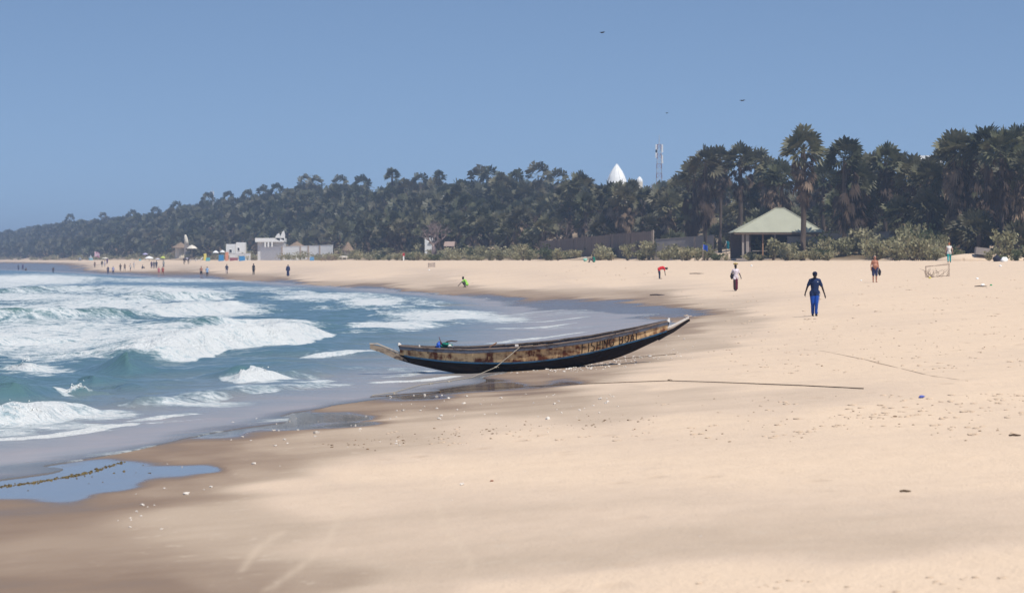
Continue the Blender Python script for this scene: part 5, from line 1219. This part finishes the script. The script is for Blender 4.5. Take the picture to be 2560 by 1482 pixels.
# --- birds
for px, py, d, w_, lab in ((1505, 82, 150, .55, 'dark bird gliding high in the open sky'), (1855, 252, 260, .9, 'bird with spread wings above the right grove'), (1667, 283, 330, .7, 'tiny distant bird above the lattice mast')):
    x, y, _ = AT(px, d); z = zpy(py, d); root = empty('bird', (x, y, z), .5); tag(root, lab, 'bird'); mb = simple('bird_plumage', (.03, .03, .035), .8)
    g = MB(); g.tube([(-.16 * w_, 0, 0), (-.05 * w_, 0, 0), (.1 * w_, 0, .01), (.24 * w_, 0, 0)], [.03 * w_, .075 * w_, .06 * w_, .02 * w_], 7); g.build('body', mb, root, True)
    for s_ in (-1, 1):
        g = MB(); pts = [(.1, .04, .02), (.13, .28, .10), (.02, .52, .02), (-.06, .3, .06), (-.1, .04, .015)]; vs = [Vector((a, b * s_, c)) * w_ for a, b, c in pts]; vs2 = [v - Vector((0, 0, .012 * w_)) for v in vs]; n = 5
        g.add(vs + vs2, [tuple(range(n)), tuple(range(2 * n - 1, n - 1, -1))] + [(i, (i + 1) % n, n + (i + 1) % n, n + i) for i in range(n)]); g.build('wing', mb, root)
# ------------------------------------------------------------------ people (figures face -Y at rest; joint positions for a 1.75 m body)
def pose(kind):
    J = dict(pel=(0, 0, .95), wai=(0, 0, 1.09), che=(0, 0, 1.29), nec=(0, .01, 1.49), hea=(0, -.015, 1.615))
    for s, t in ((-1, 'l'), (1, 'r')):
        J['sh' + t] = (s * .175, 0, 1.39); J['el' + t] = (s * .245, .03, 1.14); J['wr' + t] = (s * .265, -.03, .89); J['ha' + t] = (s * .268, -.06, .80)
        J['hi' + t] = (s * .095, 0, .91); J['kn' + t] = (s * .105, -.01, .49); J['an' + t] = (s * .105, .02, .075); J['to' + t] = (s * .115, -.15, .03)
    if kind == 'walk':
        J.update(knl=(-.10, -.16, .52), anl=(-.10, -.20, .09), tol=(-.11, -.36, .06), knr=(.10, .06, .50), anr=(.10, .28, .12), tor=(.11, .16, .03),
                 ell=(-.27, .10, 1.16), wrl=(-.30, .06, .92), hal=(-.31, .02, .83), elr=(.27, -.02, 1.14), wrr=(.32, -.14, .92), har=(.33, -.19, .83))
    if kind == 'stride':   # arms hanging wide, as the man in blue
        J.update(knl=(-.085, -.06, .50), anl=(-.07, .10, .08), tol=(-.075, -.04, .03), knr=(.06, -.14, .50), anr=(.035, -.20, .09), tor=(.04, -.36, .05),
                 ell=(-.28, .06, 1.14), wrl=(-.365, .02, .90), hal=(-.385, -.02, .81), elr=(.29, .0, 1.12), wrr=(.38, -.05, .83), har=(.405, -.08, .74), hea=(0, -.045, 1.60))
    if kind == 'bend':
        J.update(pel=(0, .08, .90), wai=(0, -.06, .98), che=(0, -.26, 1.0), nec=(0, -.44, .97), hea=(0, -.57, .93),
                 shl=(-.18, -.38, .98), shr=(.18, -.38, .98), ell=(-.2, -.42, .70), elr=(.2, -.44, .70), wrl=(-.17, -.45, .46), wrr=(.17, -.48, .46), hal=(-.16, -.46, .37), har=(.16, -.5, .37))
        J.update(hil=(-.095, .1, .87), hir=(.095, .1, .87), knl=(-.11, .06, .47), knr=(.11, .02, .47), anl=(-.11, .06, .07), anr=(.11, .02, .07), tol=(-.12, -.12, .03), tor=(.12, -.15, .03))
    if kind == 'squat':
        J.update(pel=(0, .18, .28), wai=(0, .10, .42), che=(0, -.02, .60), nec=(0, -.14, .76), hea=(0, -.22, .88),
                 shl=(-.18, -.09, .70), shr=(.18, -.09, .70), ell=(-.2, -.33, .50), elr=(.2, -.33, .48), wrl=(-.16, -.54, .28), wrr=(.16, -.56, .24), hal=(-.15, -.62, .18), har=(.15, -.66, .14))
        J.update(hil=(-.1, .16, .26), hir=(.1, .16, .26), knl=(-.18, -.22, .44), knr=(.18, -.22, .44), anl=(-.14, .02, .07), anr=(.14, .02, .07), tol=(-.16, -.16, .03), tor=(.16, -.16, .03))
    if kind == 'sit':
        J.update(pel=(0, .06, .13), wai=(0, .07, .27), che=(0, .03, .47), nec=(0, -.04, .67), hea=(0, -.09, .81),
                 shl=(-.18, .0, .60), shr=(.18, .0, .60), ell=(-.24, -.12, .40), elr=(.24, -.12, .40), wrl=(-.14, -.34, .42), wrr=(.14, -.34, .42), hal=(-.08, -.41, .43), har=(.08, -.41, .43))
        J.update(hil=(-.1, .04, .12), hir=(.1, .04, .12), knl=(-.14, -.38, .46), knr=(.14, -.38, .46), anl=(-.12, -.56, .07), anr=(.12, -.56, .07), tol=(-.13, -.72, .03), tor=(.13, -.72, .03))
    return {k: Vector(v) for k, v in J.items()}
def cap(g, a, b, ra, rb, n=10):
    a, b = Vector(a), Vector(b); g.tube([a, a.lerp(b, .5), b], [ra, (ra + rb) / 2, rb], n); g.ball(a, ra, n, 6); g.ball(b, rb, n, 6)
SKIN = {'dark': (.030, .016, .011), 'brown': (.075, .04, .026), 'tan': (.40, .17, .10), 'pale': (.55, .33, .25)}
def person(px, py_feet, label, kind='stand', rz=0.0, h=1.75, skin='dark', hair=(.012, .010, .010), shirt=None, sleeves=True, legs=None, leglen='long', skirt=None, robe=None, fat=1.0, vox=.03, cap_=None, group=None, d=None, dz=0.0, shoes=None, long_hair=False):
    if d is None: P = GP(px, py_feet)
    else: x, y, _ = AT(px, d); P = (x, y, gz(x, y))
    sc = h / 1.75; root = empty('person', (P[0], P[1], P[2] + dz - .01), rz); root.scale = (sc, sc, sc); tag(root, label, 'person', group)
    J = pose(kind); sm_ = simple('skin_' + skin, SKIN[skin], .55, .4, .12, 6); fine = vox < .02
    g = MB(); up = (J['nec'] - J['che']).normalized(); fw = (J['hea'] - J['nec']).normalized()
    def torso(g, e, f=1.0):
        for a, b, ra, rb in (('pel', 'wai', .135, .125), ('wai', 'che', .125, .145)): cap(g, J[a], J[b], ra * f + e, rb * f + e)
        for t in 'lr':
            s = -1 if t == 'l' else 1
            cap(g, J['hi' + t], J['pel'].lerp(J['hi' + t], .3), .10 * f + e, .12 * f + e); cap(g, J['che'], J['sh' + t], .115 + e, .050 + e); cap(g, J['nec'].lerp(J['che'], .25), J['sh' + t], .055 + e, .045 + e)
            cap(g, J['wai'].lerp(J['hi' + t], .35), J['che'].lerp(J['sh' + t], .45), .095 * f + e, .085 + e)
        if f > 1.1: g.ball(J['wai'] + Vector((0, -.10, -.02)), (.19 + e, .16 + e, .17 + e), 12, 8)
    torso(g, 0, fat)
    cap(g, J['nec'].lerp(J['che'], .3), J['nec'] + fw * .03, .068, .06)
    # head
    hd = J['hea']; Rh = Vector((0, 0, 1)).rotation_difference(fw).to_matrix() if kind in ('bend',) else Matrix.Identity(3)
    g.ball(hd + Vector((0, .012, .02)), (.084, .104, .108), 14, 10, rot=Rh); g.ball(hd + Rh @ Vector((0, -.022, -.06)), (.062, .07, .066), 12, 8)
    if fine:
        g.ball(hd + Vector((0, -.097, -.012)), (.014, .022, .022), 8, 6); g.ball(hd + Vector((0, -.09, -.058)), (.026, .012, .012), 8, 6)
        for s in (-1, 1): g.ball(hd + Vector((s * .075, .01, -.005)), (.014, .024, .034), 8, 6); g.ball(hd + Vector((s * .03, -.075, .025)), (.022, .012, .010), 8, 6)
    for t in 'lr':
        s = -1 if t == 'l' else 1
        cap(g, J['sh' + t], J['el' + t], .052, .04); cap(g, J['el' + t], J['wr' + t], .04, .027)
        wv, hv = J['wr' + t], J['ha' + t]; hdir = (hv - wv).normalized(); cap(g, wv, wv.lerp(hv, .75), .027, .034)
        if fine:   # palm with five bent fingers
            sd = hdir.cross(Vector((s, 0, 0))).normalized(); pn = Vector((-s, 0, 0))
            for q, L in ((-1.5, .062), (-.5, .075), (.5, .07), (1.5, .055)):
                b0 = hv + sd * q * .017; b1 = b0 + hdir * L * .5 + pn * .006; b2 = b1 + hdir * L * .35 + pn * L * .4; cap(g, hv.lerp(wv, .3) + sd * q * .012, b0, .014, .011, 7); cap(g, b0, b1, .0105, .0095, 7); cap(g, b1, b2, .0095, .008, 7)
            tb = wv.lerp(hv, .45) + sd * -.02; cap(g, tb, tb + hdir * .035 - sd * .03 + pn * .01, .013, .011, 7); cap(g, tb + hdir * .035 - sd * .03 + pn * .01, tb + hdir * .068 - sd * .028 + pn * .02, .011, .009, 7)
        else: g.ball(hv, (.03, .035, .045), 8, 6)
        cap(g, J['hi' + t], J['kn' + t], .088 * fat ** .5, .055); cap(g, J['kn' + t], J['kn' + t].lerp(J['an' + t], .35), .053, .056); cap(g, J['kn' + t].lerp(J['an' + t], .35), J['an' + t], .056, .036)
        cap(g, J['an' + t] + Vector((0, .03, -.03)), J['to' + t], .038, .028)
    addobj('body', remesh(g.mesh('body'), vox, 2), sm_, root)
    if hair:
        g = MB(); g.ball(hd + Rh @ Vector((0, .026, .042)), (.090, .106, .10), 14, 10, rot=Rh)
        if long_hair: g.ball(hd + Vector((0, .07, -.03)), (.075, .05, .10), 10, 8)
        addobj('hair', remesh(g.mesh('hair'), max(.014, vox * .7), 1), simple('hair_%.2f' % hair[0], hair, .8, .2, .3, 20), root)
    def piece(nm, mat, fn, v=None): g = MB(); fn(g); return addobj(nm, remesh(g.mesh(nm), v or max(.016, vox), 2), mat, root)
    if shirt:
        def f(g):
            torso(g, .020, fat)
            for t in 'lr':
                cap(g, J['sh' + t], J['sh' + t].lerp(J['el' + t], .72 if sleeves else .12), .064, .062 if sleeves else .055)
                cap(g, J['hi' + t], J['hi' + t].lerp(J['kn' + t], .24), .118, .116)
        piece('shirt', shirt, f)
    if robe:
        def f(g):
            torso(g, .04, fat)
            for t in 'lr': cap(g, J['sh' + t], J['el' + t], .085, .085); cap(g, J['el' + t], J['wr' + t], .085, .07)
            for q in np.linspace(0, 1, 6): g.ball((0, .02, 1.0 - .85 * q), (.20 + .03 * q, .16 + .03 * q, .14), 14, 8)
        piece('robe', robe, f)
    if legs:
        def f(g):
            for t in 'lr':
                cap(g, J['hi' + t], J['kn' + t], .115 * fat ** .5, .085)
                cap(g, J['pel'].lerp(J['hi' + t], .5), J['hi' + t], .125 * fat, .118 * fat)
                if leglen == 'long': cap(g, J['kn' + t], J['kn' + t].lerp(J['an' + t], .9), .078, .064)
        piece('shorts' if leglen == 'short' else 'trousers', legs, f)
    if skirt:
        def f(g):
            for q in np.linspace(0, 1, 7): g.ball((.01 * q, .02, 1.02 - .84 * q), (.155 + .02 * math.sin(q * 3), .135 + .03 * q, .13), 14, 8)
        piece('skirt', skirt, f)
    if shoes:
        def f(g):
            for t in 'lr': cap(g, J['an' + t] + Vector((0, .035, -.032)), J['to' + t], .046, .036)
        piece('shoes', shoes, f)
    if cap_:
        g = MB(); g.ball(hd + Vector((0, .015, .045)), (.100, .120, .095), 16, 10); g.tube([hd + Vector((0, -.07, .058)), hd + Vector((0, -.17, .042))], [.075, .06], 10)
        cm = addobj('cap', remesh(g.mesh('cap'), .014, 2), cap_, root); b = MB(); b.box(hd + Vector((-.006, -.108, .095)), (.04, .006, .035), Matrix.Rotation(-.35, 3, 'X')); b.build('cap_badge', M_white, cm)
    return root, J
cl = lambda n, c, r=.8: simple('cloth_' + n, c, r, .15, .22, 9, 0, .25)
# the man in blue
b, J = person(2037, 790, 'man in navy polo shirt, cap and bright blue trousers walking towards the camera', 'stride', 0, 1.78, 'dark', None, cl('navy', (.014, .028, .085)), True, cl('royal', (.010, .058, .30), .6), vox=.011, cap_=cl('capnavy', (.012, .016, .045)), shoes=cl('shoe', (.03, .03, .035)))
g = MB(); g.tube([J['hir'] + Vector((.075, -.098, -.02)), J['knr'] + Vector((.055, -.085, 0)), J['anr'] + Vector((.045, -.07, .08))], .0075, 5); g.build('trouser_stripe', M_white, b)
g = MB(); g.box((.10, -.165, 1.34), (.035, .008, .025)); g.build('chest_logo', M_white, b)
# the woman with a basket on her head
t_ = NT('skirt_print'); v_ = t_.n('TexVoronoi'); v_.inputs['Scale'].default_value = 9; t_.l(t_.coord(), v_.inputs['Vector']); skp = t_.surf(t_.bsdf(t_.ramp(v_.outputs['Distance'], [(.12, (.30, .10, .14)), (.3, (.14, .012, .035)), (.6, (.10, .008, .03))]), .8, .15))
b, J = person(1839, 727, 'woman in white top and maroon wrap skirt carrying a basket on her head', 'walk', .25, 1.66, 'dark', (.012, .01, .01), cl('pinkwhite', (.66, .58, .62)), True, None, skirt=skp, vox=.013, shoes=cl('sandal', (.05, .03, .025)))
x, y, z = b.location; hz = z + 1.735 * 1.66 / 1.75
root = empty('head_basket', (x, y - .02, hz)); tag(root, 'small shallow basket of yellow fruit balanced on the walking woman', 'basket'); g = MB(); g.lathe([(.10, 0), (.17, .06), (.18, .075), (.16, .07), (.09, .02)], 14); g.build('bowl', M_thatch, root, True)
for i, (a_, b_) in enumerate(((-.08, 0), (.02, -.05), (.08, .03), (-.01, .06), (0, 0))): g = MB(); g.ball((a_, b_, .085), .045, 8, 6); g.build('fruit', simple('fruit_yellow', (.55, .42, .06), .5), root, True)
root = empty('shoulder_bag', (x - .23, y - .02, z + .82)); tag(root, 'dark shoulder bag at the side of the woman with the basket', 'bag'); g = MB(); g.ball((0, 0, .1), (.12, .15, .17), 10, 8, .08, 3); g.build('bag_body', cl('darkbag', (.02, .014, .018)), root, True); g = MB(); g.tube([(.0, .1, .24), (.08, .05, .55), (.1, -.05, .55), (0, -.1, .24)], .018, 5); g.build('strap', cl('darkbag', (.02, .014, .018)), root)
# shirtless man
b, J = person(2187, 706, 'shirtless tanned heavy man in dark navy shorts facing the camera', 'stand', .2, 1.76, 'tan', (.30, .24, .2), None, True, cl('shorts', (.03, .035, .10)), 'short', fat=1.28, vox=.014)
x, y, z = b.location; g = MB(); g.ball((0, 0, 0), (.10, .06, .2), 9, 8, .2, 4); g.tube([(0, 0, .1), (-.02, 0, .26)], [.06, .03], 6); tag(g.build('dark_towel', cl('towel', (.018, .018, .03)), None, True, (x + .30, y - .05, z + .66)), 'dark towel hanging from the hand of the shirtless man', 'towel')
# others on the near beach
person(1650, 697, 'person in red shirt and dark trousers bending down to the sand', 'bend', R(90), 1.68, 'dark', shirt=cl('red', (.60, .025, .03)), legs=cl('darktr', (.035, .04, .07)), vox=.018)
person(1163, 718, 'person in lime green shirt squatting and reaching to the sand', 'squat', R(-90), 1.75, 'dark', shirt=cl('lime', (.30, .62, .09)), legs=cl('lime2', (.06, .05, .05)), vox=.02)
person(1484, 663, 'person in teal top sitting on the sand by a pale basket', 'sit', R(-75), 1.7, 'dark', shirt=cl('teal', (.01, .20, .14)), legs=cl('greytr', (.16, .13, .13)), vox=.02, d=crest_d(1484, -2.2))
person(2373, 650, 'woman in white top and teal leggings walking away up the beach', 'walk', R(172), 1.70, 'pale', (.38, .13, .04), cl('whitetop', (.72, .70, .66)), False, cl('teallegs', (.01, .30, .30)), vox=.018, d=crest_d(2373, -3), shoes=cl('shoe', (.03, .03, .035)))
# strollers by the far water
far_people = [
 (720, 690, 'person in long navy robe standing alone on the far sand', 'stand', 0, 1.72, 'dark', dict(robe=cl('navyrobe', (.02, .03, .10)))),
 (634, 687, 'slim person all in black standing on the far sand', 'stand', .6, 1.82, 'dark', dict(shirt=cl('black', (.02, .016, .018)), legs=cl('black', (.02, .016, .018)))),
 (567, 686, 'person in dark navy top and pale trousers walking far down the beach', 'walk', .1, 1.74, 'brown', dict(shirt=cl('navy2', (.025, .03, .07)), legs=cl('paletr', (.45, .38, .36)))),
 (518, 692, 'walker in pale blue shirt and dark shorts beside the shirtless walker', 'walk', .1, 1.70, 'brown', dict(shirt=cl('paleblue', (.30, .48, .74)), legs=cl('darksh', (.03, .03, .05)), leglen='short')),
 (503, 692, 'shirtless walker in black shorts near the far water edge', 'walk', -.1, 1.78, 'tan', dict(legs=cl('black', (.02, .016, .018)), leglen='short')),
 (397, 690, 'bather in pink swimsuit at the far water edge', 'stand', .2, 1.68, 'pale', dict(shirt=cl('pink', (.60, .18, .20)), sleeves=False)),
 (407, 690, 'sunburnt bather in red beside the bather in pink', 'walk', -.2, 1.74, 'tan', dict(shirt=cl('brickred', (.42, .08, .06)), sleeves=False)),
 (379, 671, 'leftmost of three dark clad people below the white parasol', 'stand', .3, 1.70, 'dark', dict(shirt=cl('purple', (.05, .03, .09)), legs=cl('purple', (.05, .03, .09)))),
 (385, 671, 'middle one of three dark clad people below the white parasol', 'stand', -.4, 1.72, 'dark', dict(shirt=cl('slate', (.09, .10, .14)), legs=cl('purple', (.05, .03, .09)))),
 (391, 671, 'rightmost of three dark clad people below the white parasol', 'stand', 0, 1.78, 'dark', dict(shirt=cl('navy2', (.025, .03, .07)), legs=cl('navy2', (.025, .03, .07)))),
 (409, 669, 'person in grey shirt standing behind the two bathers', 'stand', .5, 1.7, 'brown', dict(shirt=cl('grey', (.28, .30, .30)), legs=cl('slate', (.09, .10, .14)))),
 (356, 672, 'person in dark clothes sitting on the far sand', 'sit', R(80), 1.75, 'brown', dict(shirt=cl('slate', (.09, .10, .14)), legs=cl('brownc', (.10, .07, .06)))),
 (335, 672, 'person in faint white clothes behind the walkers', 'stand', 0, 1.66, 'tan', dict(shirt=cl('offwhite', (.55, .52, .50)), legs=cl('offwhite', (.55, .52, .50)))),
 (326, 678, 'person in white vest and black trunks turning on the far sand', 'walk', .8, 1.72, 'tan', dict(shirt=cl('offwhite', (.55, .52, .50)), sleeves=False, legs=cl('black', (.02, .016, .018)), leglen='short')),
 (312, 677, 'brown skinned walker in grey trunks, right of the dark slim walker', 'walk', -.3, 1.70, 'brown', dict(shirt=cl('brownc2', (.22, .15, .12)), legs=cl('slate', (.09, .10, .14)), leglen='short')),
 (301, 678, 'dark slim walker in brown shirt on the far sand', 'walk', .2, 1.74, 'brown', dict(shirt=cl('brownc', (.10, .07, .06)), legs=cl('brownc', (.10, .07, .06)))),
 (283, 686, 'walker in lilac shirt and navy shorts at the far water edge', 'walk', .1, 1.74, 'brown', dict(shirt=cl('lilac', (.36, .36, .55)), legs=cl('navy3', (.02, .025, .10)), leglen='short')),
 (270, 686, 'walker in dark navy at the far water edge, left of the lilac shirt', 'walk', -.1, 1.74, 'dark', dict(shirt=cl('navy3', (.02, .025, .10)), legs=cl('navy3', (.02, .025, .10)))),
 (255, 668, 'person in black top and grey trousers under the pale sunshade', 'stand', .2, 1.8, 'dark', dict(shirt=cl('black', (.02, .016, .018)), legs=cl('grey2', (.34, .33, .32)))),
 (262, 668, 'person in white standing under the pale sunshade', 'stand', -.3, 1.7, 'brown', dict(shirt=cl('pinkwhite', (.66, .58, .62)), legs=cl('offwhite', (.55, .52, .50)))),
 (268, 660, 'person in purple at the back of the pale sunshade', 'stand', .4, 1.7, 'dark', dict(shirt=cl('purple2', (.08, .03, .14)), legs=cl('purple', (.05, .03, .09)))),
 (237, 669, 'brown clothed person standing below the pink flag', 'stand', 0, 1.68, 'brown', dict(shirt=cl('brownc2', (.22, .15, .12)), legs=cl('brownc', (.10, .07, .06)))),
 (133, 685, 'bather standing in the shallow water at far left', 'stand', .4, 1.7, 'brown', dict(legs=cl('slate', (.09, .10, .14)), leglen='short')),
 (46, 676, 'left one of two tiny walkers at the far left shore', 'walk', .2, 1.72, 'dark', dict(shirt=cl('slate', (.09, .10, .14)), legs=cl('navy3', (.02, .025, .10)))),
 (57, 675, 'right one of two tiny walkers at the far left shore', 'walk', -.2, 1.72, 'brown', dict(shirt=cl('purple2', (.08, .03, .14)), legs=cl('purple', (.05, .03, .09)))),
 (64, 677, 'tiny figure crouching beside the walkers at far left', 'squat', .9, 1.7, 'brown', dict(shirt=cl('brownc2', (.22, .15, .12)), legs=cl('brownc', (.10, .07, .06))))]
for px, py, lab, kind, rz_, h_, sk, kw in far_people: person(px, py, lab, kind, rz_, h_, sk, vox=.034, **kw)
bpy.data.scenes.remove(TS)
# ------------------------------------------------------------------ haze: the sea air over the bay
g = MB(); g.box((-100, 2150, 15), (3400, 4480, 64)); me = g.mesh('haze')
t = NT('haze_air'); v = t.n('VolumePrincipled'); v.inputs['Density'].default_value = 0.00042; v.inputs['Color'].default_value = (.60, .76, 1.0, 1); v.inputs['Anisotropy'].default_value = 0.2
t.l(v.outputs[0], t.out.inputs['Volume'])
o = addobj('haze', me, t.m); tag(o, 'thin blue sea haze over the whole bay', 'haze', kind='stuff')

# ------------------------------------------------------------------ alike palms and shrubs: say which one it is by its place in the row
ORD = ['leftmost', 'second from left', 'third from left', 'fourth from left', 'fifth from left', 'sixth from left', 'seventh from left', 'eighth from left', 'ninth from left', 'tenth from left', 'eleventh from left', 'twelfth from left', 'thirteenth from left', 'fourteenth from left', 'fifteenth from left', 'sixteenth from left', 'seventeenth from left', 'eighteenth from left', 'nineteenth from left', 'twentieth from left']
by = {}
for o in C.objects:
    if o.get('category') in ('palm', 'shrub'): by.setdefault(o['label'], []).append(o)
for lab, lst in by.items():
    if len(lst) > 1:
        for i, o in enumerate(sorted(lst, key=lambda q: q.location.x / q.location.y)): o['label'] = (ORD[min(i, len(ORD) - 1)] if i < len(lst) - 1 or len(lst) > 19 else 'rightmost') + ' ' + lab
